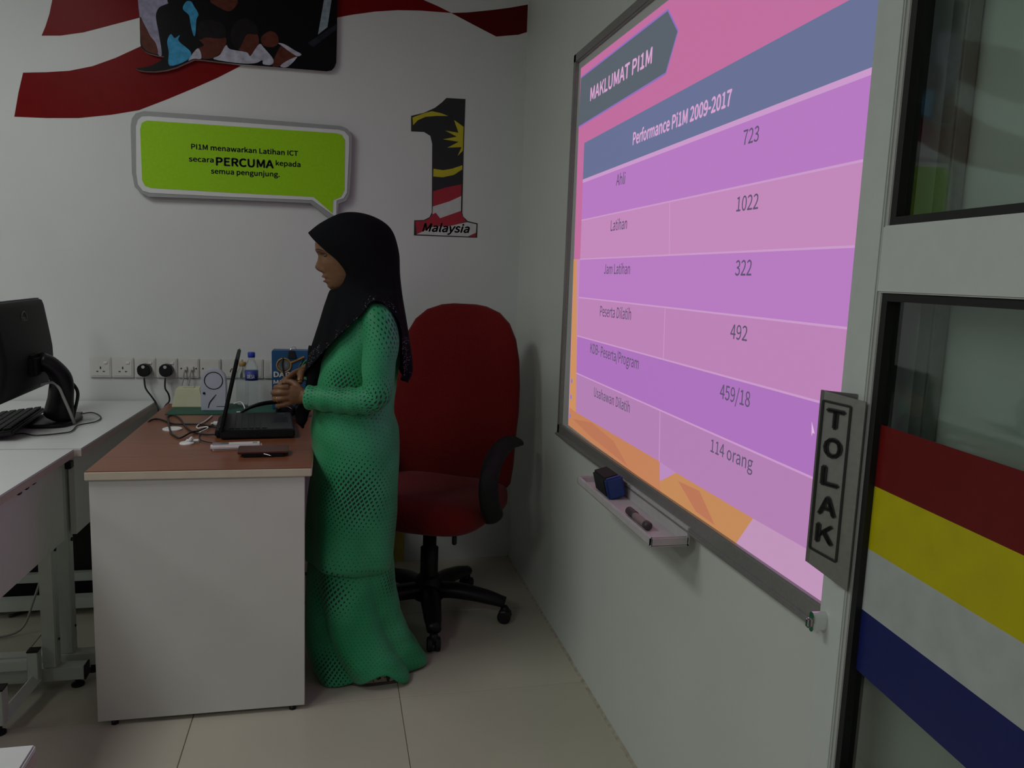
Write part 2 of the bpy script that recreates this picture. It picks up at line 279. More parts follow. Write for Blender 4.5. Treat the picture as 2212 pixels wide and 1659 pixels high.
# ---------------------------------------------------------------- setting
XR, YB, XL, YF = .806, 3.455, -4.4, -3.1
fl = obj('floor', box(B(), (XL, YF, -.12), (XR, YB, -.0035)), m_grout); tag(fl, 'pale beige polished tile floor', 'floor', kind='structure')
tb = box(B(), (-.2990, -.2990, -.0095), (.2990, .2990, 0), .0012, seg=1)
tme = None
for i in range(9):
    for j in range(11):
        x = .21+.298+.0-.6*i; y = 3.19-.6*j
        x0, x1 = x-.299, x+.299; y0, y1 = y-.299, y+.299
        if tme is None:
            t = obj('floor_tile', tb, m_tile, fl); tme = t.data
        else:
            t = bpy.data.objects.new('floor_tile', tme); COL.objects.link(t); t.parent = fl
        t.location = (x-.001, y, 0)
        if x0 < XL or y0 < YF: t.location.z = 0
o = boxo('wall_back', (XL, YB, 0), (XR+.15, YB+.15, CEIL), m_wall); tag(o, 'white painted wall with the stickers and the signs', 'wall', kind='structure')
o = boxo('wall_right', (XR, YF, 0), (XR+.15, YB, CEIL), m_wallr); tag(o, 'white painted wall carrying the whiteboard', 'wall', kind='structure')
o = boxo('wall_left', (XL-.15, YF, 0), (XL, YB+.15, CEIL), m_far); tag(o, 'white painted wall at the far left of the room', 'wall', kind='structure')
o = boxo('wall_front', (XL-.15, YF-.15, 0), (XR+.15, YF, CEIL), m_far); tag(o, 'white painted wall behind the camera', 'wall', kind='structure')
o = boxo('ceiling', (XL-.15, YF-.15, CEIL), (XR+.15, YB+.15, CEIL+.1), m_ceil); tag(o, 'white ceiling', 'ceiling', kind='structure')
bm = B(); prism(bm, [(XR, YF, 0), (XR-.009, YF, 0), (XR, YF, .006)], (0, YB-YF, 0))
o = obj('trim_1', bm, m_seal); tag(o, 'thin yellowed sealant joint along the right wall', 'trim', kind='structure')
# ceiling troffers, out of view; the camera-level pair is added fill for the desk front
m_diff = mat('lamp_diffuser', (.9, .9, .9), .5, var=0, emit=(.97, 1, .98), estr=1.2)
for i, ((lx, ly), w) in enumerate(LAMPS):
    t = thing('ceiling_light', 'white recessed ceiling light, ' + ['nearest the sign wall', 'beside the left wall near the sign wall', 'added as fill level with the camera', 'added as fill beside the left wall level with the camera'][i], 'lamp', (lx, ly, CEIL-.05))
    bm = B()
    for lo, hi in (((-.3, -.6, 0), (-.26, .6, .05)), ((.26, -.6, 0), (.3, .6, .05)), ((-.26, -.6, 0), (.26, -.56, .05)), ((-.26, .56, 0), (.26, .6, .05))):
        box(bm, Vector(lo)+Vector(t.location), Vector(hi)+Vector(t.location))
    obj('frame', bm, m_white, t)
    boxo('diffuser', Vector((-.26, -.56, .02))+Vector(t.location), Vector((.26, .56, .05))+Vector(t.location), m_diff, t)

def wall3(d):                                  # surface d metres in front of the back wall
    return lambda x, z: Vector((x, YB-d, z))
# ---------------------------------------------------------------- ribbon stickers on the back wall
def clampx(pts): return [(min(x, XR-.003), z) for x, z in pts]
for nm, pts, m, lab in (('ribbon_decal', R1, m_red, 'upper left band of the red ribbon sticker behind the photo panel'),
                        ('ribbon_decal', R2, m_red, 'lower left band of the red ribbon sticker curving over the green sign')):
    o = poly(nm, pts, m, None, wall3(0), (0, -.0008, 0)); tag(o, lab, 'wall sticker', 'red ribbon stickers')
t = thing('ribbon_decal', 'twisted red ribbon sticker ending near the corner of the walls', 'wall sticker', (.4, YB, 2.38), group='red ribbon stickers')
poly('front_face', R3, m_red, t, wall3(0), (0, -.0008, 0)); poly('twisted_face', clampx(R4), m_dred, t, wall3(0), (0, -.0008, 0), 'dark red underside of the ribbon')

def rounded(q, n=4):
    q = [(*p, 0) for p in q]; c = catmull([q[-1]]+q+[q[0], q[1]], n)
    return [(v.x, v.y) for v in c[n:-n-1]]
# ---------------------------------------------------------------- photo panel shaped as a speech bubble
t = thing('photo_panel', 'speech bubble panel printed with a photo of children at a computer', 'sign', (-.37, YB, 2.3))
poly('board', PH, mat('panel_core', (.52, .50, .46), .5), t, wall3(.0012), (0, -.0198, 0))
pr = poly('printed_photo', PH, mat('photo_black', (.005, .005, .007), .35, spec=.08), t, wall3(.021), (0, -.001, 0))
pc = {'lilac': (.30, .29, .40), 'brown': (.10, .028, .018), 'cyan': (.05, .30, .52), 'shirt': (.42, .42, .50), 'pale': (.24, .30, .34), 'slate': (.02, .022, .03), 'hair': (.012, .010, .011)}
for k, nm in (('lilac', 'printed_backdrop'), ('slate', 'printed_screen_edge'), ('pale', 'printed_screen'), ('cyan', 'printed_blue_cloth'), ('shirt', 'printed_shirt'), ('brown', 'printed_skin'), ('hair', 'printed_hair')):
    mm = mat('photo_'+k, pc[k], .4, var=.25, scale=40, spec=.08)
    for q in PP[k]: poly(nm, q if k in ('pale', 'slate') else rounded(q), mm, pr, wall3(.0222+.0002*list(pc).index(k)), (0, -.0002, 0))

# ---------------------------------------------------------------- green speech bubble sign
t = thing('speech_bubble_sign', 'lime green speech bubble sign with white border and grey edge', 'sign', (-.36, YB, 1.72))
poly('backing_board', SG, m_signgrey, t, wall3(.0012), (0, -.0288, 0)); poly('white_border', SW, m_signwhite, t, wall3(.03), (0, -.002, 0))
g = poly('green_face', SGR, m_lime, t, wall3(.032), (0, -.001, 0))
for s, (a, b) in ST.items():
    big = s == 'PERCUMA'
    text('lettering', s, a, b, .030 if big else .0190, m_ink, g, wall3(.0336), bold=.075 if big else .05)
# ---------------------------------------------------------------- numeral sticker
t = thing('numeral_decal', 'black numeral 1 sticker filled with a yellow, red and white flag', 'wall sticker', (.46, YB, 1.75))
b0 = poly('numeral', ONE['black'], m_inkb, t, wall3(0), (0, -.0008, 0))
for k, m, nm in (('y1', m_yel, 'yellow_arc'), ('y2', m_yel, 'yellow_star'), ('y3', m_yel, 'yellow_crescent'), ('r1', m_redp, 'red_stripe'), ('w1', m_whp, 'white_stripe'), ('r2', m_redp, 'red_stripe'), ('w2', m_whp, 'white_stripe'), ('r3', m_redp, 'red_stripe')):
    poly(nm, ONE[k], m, b0, wall3(.0008), (0, -.0004, 0))
text('lettering', 'Malaysia', MAL[0], MAL[1], MAL[2][1]-MAL[0][1], m_inkb, b0, wall3(.0016), bold=.05, shear=.25)

# ---------------------------------------------------------------- sockets along the back wall
m_plate = mat('socket_plastic', (.60, .59, .57), .4, var=.02); m_hole = mat('socket_slot', (.01, .01, .01), .7); m_rock = mat('switch_rocker', (.72, .71, .70), .35)
SX = [-.919, -.836, -.751, -.668, -.584, -.499, -.413, -.329, -.245]
SZ = .8765
kinds = ['socket', 'socket', 'socket', 'socket', 'data', 'phone', 'universal', 'blank', 'blank']
labs = ['white switched socket outlet at the left end of the row, nothing plugged in', 'white switched socket outlet second from the left, nothing plugged in', 'white switched socket outlet holding the left black plug', 'white switched socket outlet holding the right black plug',
        'white data outlet with two grey network leads', 'white outlet plate behind the round-topped alarm', 'white universal outlet plate behind the laptop lid', 'white outlet plate behind the water bottle', 'white switch plate beside the blue paper bag']
for i, x in enumerate(SX):
    t = thing('wall_socket', labs[i], 'socket', (x, YB, SZ), group='outlet plates in a row on the back wall')
    boxo('faceplate', (x-.0412, YB-.009, SZ-.042), (x+.0412, YB, SZ+.042), m_plate, t, .003)
    f = YB-.0092
    boxo('inner_plate', (x-.034, f-.0015, SZ-.034), (x+.034, f, SZ+.034), m_plate, t, .001)
    if kinds[i] == 'socket':
        boxo('rocker_switch', (x+.013, f-.005, SZ+.016), (x+.026, f, SZ+.025), m_rock, t, .001)
        for lo, hi in (((-.0025, -.006), (.0025, .004)), ((-.016, -.018), (-.008, -.014)), ((.008, -.018), (.016, -.014))):
            boxo('pin_slot', (x+lo[0], f-.0018, SZ+lo[1]), (x+hi[0], f-.001, SZ+hi[1]), m_hole, t)
    elif kinds[i] == 'data':
        for s in (-1, 1):
            boxo('screw', (x+s*.029-.003, f-.0025, SZ-.004), (x+s*.029+.003, f-.001, SZ+.002), m_hole, t, .001)
            boxo('network_jack', (x+s*.0125-.007, f-.012, SZ-.008), (x+s*.0125+.007, f, SZ+.008), m_plate, t, .001)
    elif kinds[i] == 'phone':
        boxo('screw', (x-.032, f-.0025, SZ-.004), (x-.026, f-.001, SZ+.002), m_hole, t, .001)
        boxo('port', (x-.01, f-.003, SZ-.008), (x+.01, f, SZ+.008), m_plate, t, .001)
    elif kinds[i] == 'universal':
        for k in range(7):
            a = math.pi*(k/6)-.0
            px, pz = x+.012*math.cos(a)+.005, SZ-.012+.012*math.sin(a)
            boxo('pin_slot', (px-.002, f-.0018, pz-.003), (px+.002, f-.001, pz+.003), m_hole, t)
    else:
        boxo('rocker_switch', (x-.016, f-.004, SZ-.022), (x+.016, f, SZ+.024), m_rock, t, .002)
for i, (x, lab, path) in enumerate(((-.751, 'black three pin plug with its lead, left of the two', [(-.748, 3.405, .842), (-.742, 3.40, .80), (-.722, 3.405, .765), (-.706, 3.41, .735), (-.694, 3.395, .70), (-.690, 3.39, .60), (-.69, 3.40, .40)]),
                                    (-.668, 'black three pin plug with its lead, right of the two', [(-.668, 3.405, .842), (-.668, 3.40, .80), (-.657, 3.405, .775), (-.655, 3.41, .745), (-.672, 3.40, .72), (-.683, 3.395, .66), (-.68, 3.40, .40)]))):
    t = thing('power_plug', lab, 'plug', (x, 3.42, .87), group='black plugs in the wall sockets')
    bm = B(); prism(bm, [(x+px, YB-.011, SZ-.005+pz) for px, pz in ((-.018, -.022), (-.024, -.012), (-.025, .008), (-.018, .019), (-.006, .024), (.008, .024), (.02, .018), (.026, .006), (.025, -.012), (.018, -.023), (.008, -.027), (-.008, -.027))], (0, -.034, 0))
    bmesh.ops.bevel(bm, geom=list(bm.edges), offset=.003, segments=2, affect='EDGES')
    b = obj('plug_body', bm, m_black, t)
    lathe_bm = lathe(B(), [(.0065, 0), (.0065, -.0012)], (x-.001, YB-.045, SZ+.008), 16, 'Y'); obj('sticker', lathe_bm, mat('plug_mark', (.45, .45, .42), .5), b, label='small round grey mark')
    obj('lead', tube(B(), path, .0035, 8, 6), m_cable, t, True)
t = thing('network_lead', 'two grey network leads hanging from the data outlet', 'cable', (-.585, 3.42, .84))
for x in (-.597, -.572):
    obj('lead', tube(B(), [(x, YB-.02, .872), (x-.002, YB-.03, .86), (x-.006, YB-.033, .83), (x-.012, YB-.05, .80), (x-.016, YB-.08, .775)], .003, 8, 5), m_greyc, t, True)
# yellow folder standing low behind the chair
o = obj('paper_folder', box(B(), (.17, YB-.016, .0), (.318, YB-.006, .22), .001), mat('manila', (.42, .33, .06), .6, var=.12, scale=20)); tag(o, 'yellow paper folder standing on the floor against the sign wall', 'folder')

# ---------------------------------------------------------------- whiteboard with the projected slide as a glowing layer
BX = .792
def brd(d): return lambda y, z: Vector((BX-d, y, z))
YN, YFAR, ZB, ZT = .895, 2.648, .748, 2.045
wb = thing('whiteboard', 'aluminium framed whiteboard with a glowing pink table for the projected light', 'whiteboard', (XR, 1.75, 1.4))
boxo('panel', (BX, YN+.01, ZB+.01), (XR-.001, YFAR-.01, ZT-.01), mat('whiteboard_enamel', (.62, .64, .63), .3, var=.01), wb)
FR = [((YN, ZT-.03), (YFAR, ZT)), ((YN, ZB), (YFAR, ZB+.045)), ((YFAR-.028, ZB), (YFAR, ZT)), ((YN, ZB), (YN+.028, ZT))]
for k, ((y0, z0), (y1, z1)) in enumerate(FR):
    bm = box(B(), (BX-.012, y0, z0), (XR-.0005, y1, z1), .003)
    if k == 1: box(bm, (BX-.02, y0, z0+.002), (BX-.008, y1, z0+.014), .004)
    obj('frame_bar', bm, m_alug, wb)
m_sl = {}
def em(name, c, k=1.0):  # projector light put into the slide colours as glow; no lamp projects it
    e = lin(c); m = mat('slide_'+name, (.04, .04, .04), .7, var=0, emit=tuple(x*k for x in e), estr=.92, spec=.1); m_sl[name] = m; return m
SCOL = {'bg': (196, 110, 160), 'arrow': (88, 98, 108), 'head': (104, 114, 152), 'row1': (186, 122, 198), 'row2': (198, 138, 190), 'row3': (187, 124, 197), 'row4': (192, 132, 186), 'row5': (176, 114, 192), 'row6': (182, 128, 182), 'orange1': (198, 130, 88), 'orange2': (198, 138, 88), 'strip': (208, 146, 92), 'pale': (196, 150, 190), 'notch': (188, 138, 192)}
SNAME = {'bg': 'slide_background', 'arrow': 'title_arrow', 'head': 'header_band', 'orange1': 'orange_ribbon', 'orange2': 'orange_ribbon', 'strip': 'orange_strip', 'pale': 'pale_corner', 'notch': 'pale_corner'}
def reach(p):                                   # rows run on to the right end of the slide
    return [((1.03, z) if y < 1.2 else (y, z)) for y, z in p]
for k in ('head', 'row1', 'row2', 'row3', 'row4', 'row5', 'row6', 'pale'): SL[k] = reach(SL[k])
SL['bg'] = [(max(1.03, y), z) for y, z in SL['bg']]
sl = poly('glowing_slide', SL['bg'], em('bg', SCOL['bg']), wb, brd(.0), (-.0006, 0, 0))
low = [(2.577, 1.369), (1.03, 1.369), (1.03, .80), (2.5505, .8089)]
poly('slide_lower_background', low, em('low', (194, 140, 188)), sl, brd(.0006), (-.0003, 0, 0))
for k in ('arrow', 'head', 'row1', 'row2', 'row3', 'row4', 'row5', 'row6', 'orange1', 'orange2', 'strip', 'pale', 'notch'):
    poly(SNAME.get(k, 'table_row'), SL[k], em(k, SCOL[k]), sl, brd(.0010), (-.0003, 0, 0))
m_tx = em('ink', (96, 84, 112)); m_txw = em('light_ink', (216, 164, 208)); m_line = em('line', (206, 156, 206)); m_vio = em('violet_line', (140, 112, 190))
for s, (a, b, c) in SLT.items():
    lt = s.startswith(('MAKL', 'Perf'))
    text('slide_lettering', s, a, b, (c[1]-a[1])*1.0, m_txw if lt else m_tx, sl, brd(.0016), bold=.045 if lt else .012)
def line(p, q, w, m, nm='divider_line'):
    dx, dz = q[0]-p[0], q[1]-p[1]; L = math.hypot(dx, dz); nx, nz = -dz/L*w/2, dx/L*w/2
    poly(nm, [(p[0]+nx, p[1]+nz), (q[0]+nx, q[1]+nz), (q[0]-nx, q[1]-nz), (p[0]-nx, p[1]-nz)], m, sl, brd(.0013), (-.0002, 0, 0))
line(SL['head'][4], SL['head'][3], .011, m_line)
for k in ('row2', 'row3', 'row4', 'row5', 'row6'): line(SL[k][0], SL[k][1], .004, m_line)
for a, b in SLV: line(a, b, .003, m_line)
A = SL['arrow']
for i in (0, 1, 2, 3): line(A[i], A[i+1], .005, m_vio, 'arrow_outline')
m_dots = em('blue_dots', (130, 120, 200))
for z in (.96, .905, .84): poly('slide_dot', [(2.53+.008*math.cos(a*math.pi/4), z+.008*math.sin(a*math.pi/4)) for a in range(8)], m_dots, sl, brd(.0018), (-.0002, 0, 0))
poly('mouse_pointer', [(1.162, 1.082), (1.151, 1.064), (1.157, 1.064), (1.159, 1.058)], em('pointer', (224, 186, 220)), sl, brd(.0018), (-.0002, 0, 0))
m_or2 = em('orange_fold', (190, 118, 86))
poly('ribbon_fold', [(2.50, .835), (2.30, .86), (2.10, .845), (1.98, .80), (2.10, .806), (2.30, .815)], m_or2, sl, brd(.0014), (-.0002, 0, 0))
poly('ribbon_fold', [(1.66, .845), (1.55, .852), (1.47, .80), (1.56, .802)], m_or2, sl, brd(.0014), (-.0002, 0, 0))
# pen tray
TY0, TY1 = 1.56, 2.10
bm = B()
box(bm, (.686, TY0, .722), (BX-.012, TY1, .727), .001); box(bm, (.686, TY0, .722), (.694, TY1, .745), .003)
box(bm, (.686, TY0, .722), (BX-.012, TY0+.008, .745), .003); box(bm, (.686, TY1-.008, .722), (BX-.012, TY1, .745), .003); box(bm, (BX-.018, TY0, .722), (BX-.011, TY1, .765), .001)
obj('pen_tray', bm, mat('tray_plastic', (.50, .48, .49), .4), wb, label='pinkish grey pen tray')
t = thing('board_eraser', 'black and blue board eraser in the pen tray', 'eraser', (.73, 1.98, .728))
mt = Matrix.Translation((.735, 1.985, .752)) @ Matrix.Rotation(-.25, 4, 'Y')
boxo('felt_pad', (-.024, -.058, -.022), (.024, .040, .036), mat('black_felt', (.012, .012, .013), .95, var=.3, scale=400, bump=.4), t, .006, mt)
boxo('blue_grip', (-.0245, -.076, -.022), (.0245, -.058, .037), mat('blue_foam', (.012, .045, .20), .6), t, .005, mt)
t = thing('marker_pen', 'grey marker pen with dark caps lying in the pen tray', 'pen', (.725, 1.72, .728))
obj('barrel', lathe(B(), [(.0085, -.05), (.0095, -.048), (.0095, .02), (.009, .022)], (.722, 1.72, .737), 16, 'Y'), mat('pen_grey', (.24, .19, .18), .5), t, True)
obj('cap', lathe(B(), [(.010, .02), (.0105, .022), (.0105, .062), (.008, .066)], (.722, 1.72, .738), 16, 'Y'), mat('pen_dark', (.05, .045, .05), .5), t, True)
obj('end_plug', lathe(B(), [(.008, -.066), (.0105, -.062), (.0105, -.048), (.009, -.046)], (.722, 1.72, .738), 16, 'Y'), MATS['pen_dark'], t, True)

# ---------------------------------------------------------------- glazed door standing open along the right wall
DA = math.radians(5.6); DP = Vector((.726, .95, 0)); DN = Vector((math.cos(DA), -math.sin(DA), 0)); DD = Vector((math.sin(DA), math.cos(DA), 0))
def dr(s, z, d=0.): return DP+DD*s+DN*d+Vector((0, 0, z))
DM = Matrix.Identity(4)
for i in range(3): DM[i][0] = DD[i]; DM[i][1] = -DN[i]; DM[i][2] = (0, 0, 1)[i]
DM.translation = DP                            # local x along the door, local -y away into the wall side
door = thing('door_1', 'white framed glass door with red, yellow, white and blue stripes', 'door', (DP.x, DP.y, 0), kind='structure')
def dbox(name, s0, s1, z0, z1, d0, d1, m, bev=.002, parent=None, label=None):
    return boxo(name, (s0, -d1, z0), (s1, -d0, z1), m, parent or door, bev, DM, label)
SE, SH = .064, -.86
dbox('lock_stile', 0.0, SE, .02, 2.15, 0, .04, m_doorp); dbox('hinge_stile', SH, SH+.07, .02, 2.15, 0, .04, m_doorp)
dbox('stile_bevel', -.008, 0.0, .02, 2.15, .004, .036, m_doorp2, .001)
dbox('rail', SH+.07, -.0005, 1.304, 1.394, .001, .04, m_doorp); dbox('rail', SH+.07, -.0005, .50, .595, .001, .04, m_doorp)
dbox('rail', SH+.07, -.0005, .02, .14, .001, .04, m_doorp); dbox('rail', SH+.07, -.0005, 2.05, 2.15, .001, .04, m_doorp)
m_gas = mat('rubber_gasket', (.006, .006, .006), .6)
m_gl = mat('green_tinted_glass', (.80, .91, .85), .03, var=0, trans=1., ior=1.5)
PAN = [(1.394, 2.05), (.595, 1.304), (.14, .50)]
for z0, z1 in PAN:
    bm = B()
    for s0, s1, a, b in ((-.020, -.008, z0, z1), (SH+.07, SH+.083, z0, z1), (SH+.083, -.020, z0, z0+.011), (SH+.083, -.020, z1-.011, z1)):
        box(bm, (s0, -.034, a), (s1, -.006, b), 0, DM)
    obj('gasket', bm, m_gas, door)
    dbox('glass_pane', SH+.08, -.018, z0+.008, z1-.008, .016, .022, m_gl, 0)
STR = [('red_stripe', 1.036, 1.1235, mat('red_film', (.14, .008, .007), .3, spec=.25)), ('yellow_stripe', .945, 1.036, mat('yellow_film', (.48, .43, .006), .3, spec=.25)), ('white_stripe', .855, .945, mat('white_film', (.42, .45, .44), .3, spec=.25)), ('blue_stripe', .764, .855, mat('blue_film', (.012, .018, .115), .3, spec=.25))]
for nm, a, b, m in STR: dbox(nm, SH+.083, -.020, a, b, .0153, .0158, m, 0)
# push plate: bent aluminium, standing proud of the stile
t = door
bm = B()
prism(bm, [dr(-.007, .876, -.002), dr(.040, .905, -.044), dr(.040, 1.162, -.044), dr(-.007, 1.152, -.002)], DN*.003+DD*.0015)
prism(bm, [dr(.040, .905, -.044), dr(.018, .895, -.001), dr(.018, 1.160, -.001), dr(.040, 1.162, -.044)], -DD*.002-DN*.0005)
pl = obj('push_plate', bm, m_alu, door, label='bent aluminium push plate lettered TOLAK')
A0 = dr(-.007, 0, -.0035); A1 = dr(.040, 0, -.0455)
def pl3(u, z): return A0*(1-u)+A1*u+Vector((0, 0, z))-(DN*.0008+DD*.0004)
def pline(p, q, w):
    du, dz = (q[0]-p[0])*.063, q[1]-p[1]; L = math.hypot(du, dz); nu, nz = -dz/L*w/2/.063, du/L*w/2
    poly('plate_border', [(p[0]+nu, p[1]+nz), (q[0]+nu, q[1]+nz), (q[0]-nu, q[1]-nz), (p[0]-nu, p[1]-nz)], m_inkb, pl, pl3, -DN*.0003)
Q = [(.90, 1.147), (.28, 1.143), (.28, .915), (.90, .927)]
for i in range(4): pline(Q[i], Q[(i+1) % 4], .003)
for ch, z in zip('TOLAK', (1.110, 1.068, 1.026, .982, .940)):
    text('plate_letter', ch, (.78, z), (.40, z-.002), .026, m_inkb, pl, pl3, bold=.07)
# thumb-turn lock cylinder
bm = B(); pts = []
for k in range(20):
    a = 2*math.pi*k/20; pts.append(dr(.046+.0075*math.cos(a), .806+math.copysign(.007, math.sin(a))*(1 if abs(math.sin(a)) > .2 else 0)+.0085*math.sin(a), 0))
prism(bm, pts, -DN*.022); obj('lock_cylinder', bm, m_chrome, door)
boxo('thumb_turn', (.042, .022, .797), (.050, .030, .812), m_chrome, door, .002, DM)
o = boxo('trim_2', (.64, .03, 0), (XR, .075, 2.2), m_doorp); tag(o, 'white door post at the hinge side of the glass door', 'trim', kind='structure')
# ---------------------------------------------------------------- teacher's desk
m_wood = mat('cherry_laminate', (.20, .064, .028), .33, var=.18, scale=6, spec=.35)
nt = m_wood.node_tree; tcn = [n for n in nt.nodes if n.type == 'TEX_COORD'][0]; nz = [n for n in nt.nodes if n.type == 'TEX_NOISE'][0]
mp = nt.nodes.new('ShaderNodeMapping'); mp.inputs['Scale'].default_value = (1, 14, 1); nt.links.new(tcn.outputs['Object'], mp.inputs[0]); nt.links.new(mp.outputs[0], nz.inputs['Vector'])
DX0, DX1, DY0, DY1, DZ = -.652, -.058, 2.255, 3.36, .742
dk = thing('desk', 'white desk with a brown wood top beside the standing person', 'desk', (-.355, 2.8, 0))
boxo('desktop', (DX0+.002, DY0+.002, DZ-.001), (DX1-.002, DY1-.002, DZ+.001), m_wood, dk, label='brown wood grain top')
boxo('edge_band', (DX0, DY0, DZ-.024), (DX1, DY1, DZ-.0005), m_edge, dk, .002, label='beige edge of the top')
boxo('side_panel', (DX0+.008, DY0+.010, .014), (DX1-.020, DY0+.028, DZ-.024), m_white, dk, .001)
boxo('side_panel', (DX0+.008, DY1-.03, .014), (DX1-.020, DY1-.012, DZ-.024), m_white, dk, .001)
boxo('modesty_panel', (DX0+.03, DY0+.028, .25), (DX0+.046, DY1-.03, DZ-.024), m_white, dk)
for x in (DX0+.05, DX1-.055):
    for y in (DY0+.02, DY1-.02): obj('foot', lathe(B(), [(.010, 0), (.010, .008), (.006, .014)], (x, y, 0), 12), m_black, dk)
ZT_ = DZ+.001
# ---------------------------------------------------------------- white tables on the left
def white_table(label, ya, yb, xr_a, xr_b, legs_at):
    t = thing('computer_table', label, 'table', (xr_a-.3, (ya+yb)/2, 0), group='white computer tables in a row')
    w = .6
    poly('tabletop', [(xr_a, ya), (xr_b, yb), (xr_b-w, yb), (xr_a-w, ya)], m_whitetop, t, lambda x, y: Vector((x, y, .741)), (0, 0, -.006))
    poly('edge_band', [(xr_a+.0005, ya-.0005), (xr_b+.0005, yb+.0005), (xr_b-w-.0005, yb+.0005), (xr_a-w-.0005, ya-.0005)], m_pinkedge, t, lambda x, y: Vector((x, y, .7345)), (0, 0, -.018))
    k = (xr_b-xr_a)/(yb-ya)
    xa = lambda y: xr_a+(y-ya)*k
    poly('modesty_panel', [(xa(ya+.02)-.028, ya+.02), (xa(yb-.02)-.028, yb-.02), (xa(yb-.02)-.044, yb-.02), (xa(ya+.02)-.044, ya+.02)], m_panel, t, lambda x, y: Vector((x, y, .716)), (0, 0, -.25))
    for y in legs_at:
        x = xa(y)-.075
        boxo('post', (x-.02, y-.02, .07), (x+.02, y+.02, .716), m_tubew, t, .003)
        boxo('foot_bar', (x-.46, y-.022, .028), (x+.095, y+.022, .07), m_tubew, t, .002)
        boxo('end_cap', (x+.095, y-.0225, .0275), (x+.099, y+.0225, .0705), m_black, t)
        boxo('top_bracket', (x-.40, y-.015, .69), (x+.02, y+.015, .716), m_tubew, t, .002)
        obj('bolt', lathe(B(), [(.006, 0), (.006, .003)], (x+.0215, y, .44), 12, 'X'), m_black, t); obj('bolt', lathe(B(), [(.004, 0), (.004, .003)], (x+.0215, y, .155), 12, 'X'), m_black, t)
        for fx in (x-.42, x+.07): obj('levelling_foot', lathe(B(), [(.019, 0), (.019, .006), (.008, .012), (.008, .03)], (fx, y, 0), 14), m_black, t)
    return t
ta = white_table('white computer table against the sign wall carrying the monitor', 2.556, 3.435, -.744, -.710, (2.605, 3.06))
tb2 = white_table('white computer table at the left edge of the picture, nearer the camera', 1.36, 2.545, -.800, -.761, (1.55, 2.515))
boxo('joining_clip', (-.775, 2.50, .690), (-.7575, 2.53, .712), m_black, tb2, .002)
# black bits on the panel under the edge
for y in (2.30, 2.25, 2.20): boxo('cable_clip', (-.794, y-.008, .700), (-.786, y+.008, .708), m_black, tb2, .001)
# low floor frame of white square tube between the tables
t = thing('floor_frame', 'low white square tube frame on the floor under the left tables', 'frame', (-.95, 2.35, 0))
boxo('upright_stub', (-.885, 2.455, .03), (-.855, 2.485, .143), m_tubew, t, .002); boxo('end_cap', (-.8855, 2.4545, .143), (-.8545, 2.4855, .147), m_black, t)
boxo('upright_stub', (-.915, 2.255, .03), (-.877, 2.293, .132), m_tubew, t, .002); boxo('end_cap', (-.9155, 2.2545, .132), (-.8765, 2.2935, .136), m_black, t)
obj('side_bar', tube(B(), [(-.870, 2.47, .05), (-.894, 2.28, .035)], .02, 4, 1), m_tubew, t)
boxo('cross_bar', (-1.32, 2.46, .085), (-.885, 2.484, .115), m_tubew, t, .002); boxo('cross_bar', (-1.32, 2.26, .05), (-.915, 2.288, .078), m_tubew, t, .002)
for x, y in ((-.896, 2.272), (-1.30, 2.272), (-1.30, 2.472)): obj('levelling_foot', lathe(B(), [(.018, 0), (.018, .006), (.008, .012), (.008, .05)], (x, y, 0), 14), m_black, t)
# metal rack at the foot of the wall under the far table
t = thing('wall_frame', 'low grey tube frame under the far white table at the wall', 'frame', (-1.02, 3.12, 0))
boxo('upper_bar', (-1.28, 3.105, .108), (-.80, 3.135, .140), m_tubew, t, .002); boxo('lower_bar', (-1.28, 3.105, .012), (-.80, 3.135, .042), m_tubew, t, .002)
for x in (-1.28, -1.03, -.83): boxo('upright', (x, 3.105, .0), (x+.03, 3.135, .14), m_tubew, t, .002)
for x, lab in ((-1.27, 'black computer tower under the far white table, the one nearer the left'), (-1.04, 'black computer tower under the far white table, the one nearer the desk')):
    t = thing('computer_tower', lab, 'computer', (x+.1, 3.29, 0), group='computer towers under the table')
    b = boxo('case', (x, 3.16, .012), (x+.20, 3.43, .43), m_black, t, .006)
    boxo('front_bezel', (x+.004, 3.152, .02), (x+.196, 3.162, .42), m_blackm, t, .004)
    boxo('drive_bay', (x+.02, 3.1495, .33), (x+.18, 3.153, .36), m_black, t, .001)
    for fx in (x+.02, x+.16): boxo('foot', (fx, 3.18, 0), (fx+.02, 3.40, .012), m_black, t)
# white table corner close to the camera
t = thing('near_table', 'corner of a white table top close to the camera', 'table', (-.7, .6, 0))
boxo('tabletop', (-1.5, .30, .719), (-.338, .952, .744), m_whitetop, t, .002)
boxo('edge_band', (-1.5005, .2995, .717), (-.3375, .9525, .7385), m_pinkedge, t, .002)
for x in (-1.45, -.44):
    for y in (.35, .87): boxo('leg', (x, y, 0), (x+.04, y+.04, .72), m_tubew, t, .003)

# ---------------------------------------------------------------- monitor, keyboard and leads on the far white table
t = thing('monitor', 'black computer monitor seen from behind on the white table', 'monitor', (-.98, 2.9, .741))
tilt = Matrix.Translation((-.990, 2.86, .80)) @ Matrix.Rotation(.02, 4, 'Z') @ Matrix.Rotation(-.03, 4, 'Y')
obj('screen_bezel', box(B(), (-.034, -.245, .055), (-.008, .245, .368), .006, tilt), m_black, t)
prof = [(-.010, .366), (.000, .362), (.006, .345), (.013, .30), (.022, .24), (.027, .20), (.027, .165), (.021, .12), (.010, .08), (-.002, .064), (-.010, .060)]
rings = []
for y, k, dz in ((-.238, .55, .004), (-.230, .85, .001), (-.21, 1, 0), (0, 1.08, 0), (.21, 1, 0), (.230, .85, .001), (.238, .55, .004)):
    rings.append([tilt @ Vector((-.010+(x+.010)*k, y, z+(dz if z < .2 else -dz))) for x, z in prof])
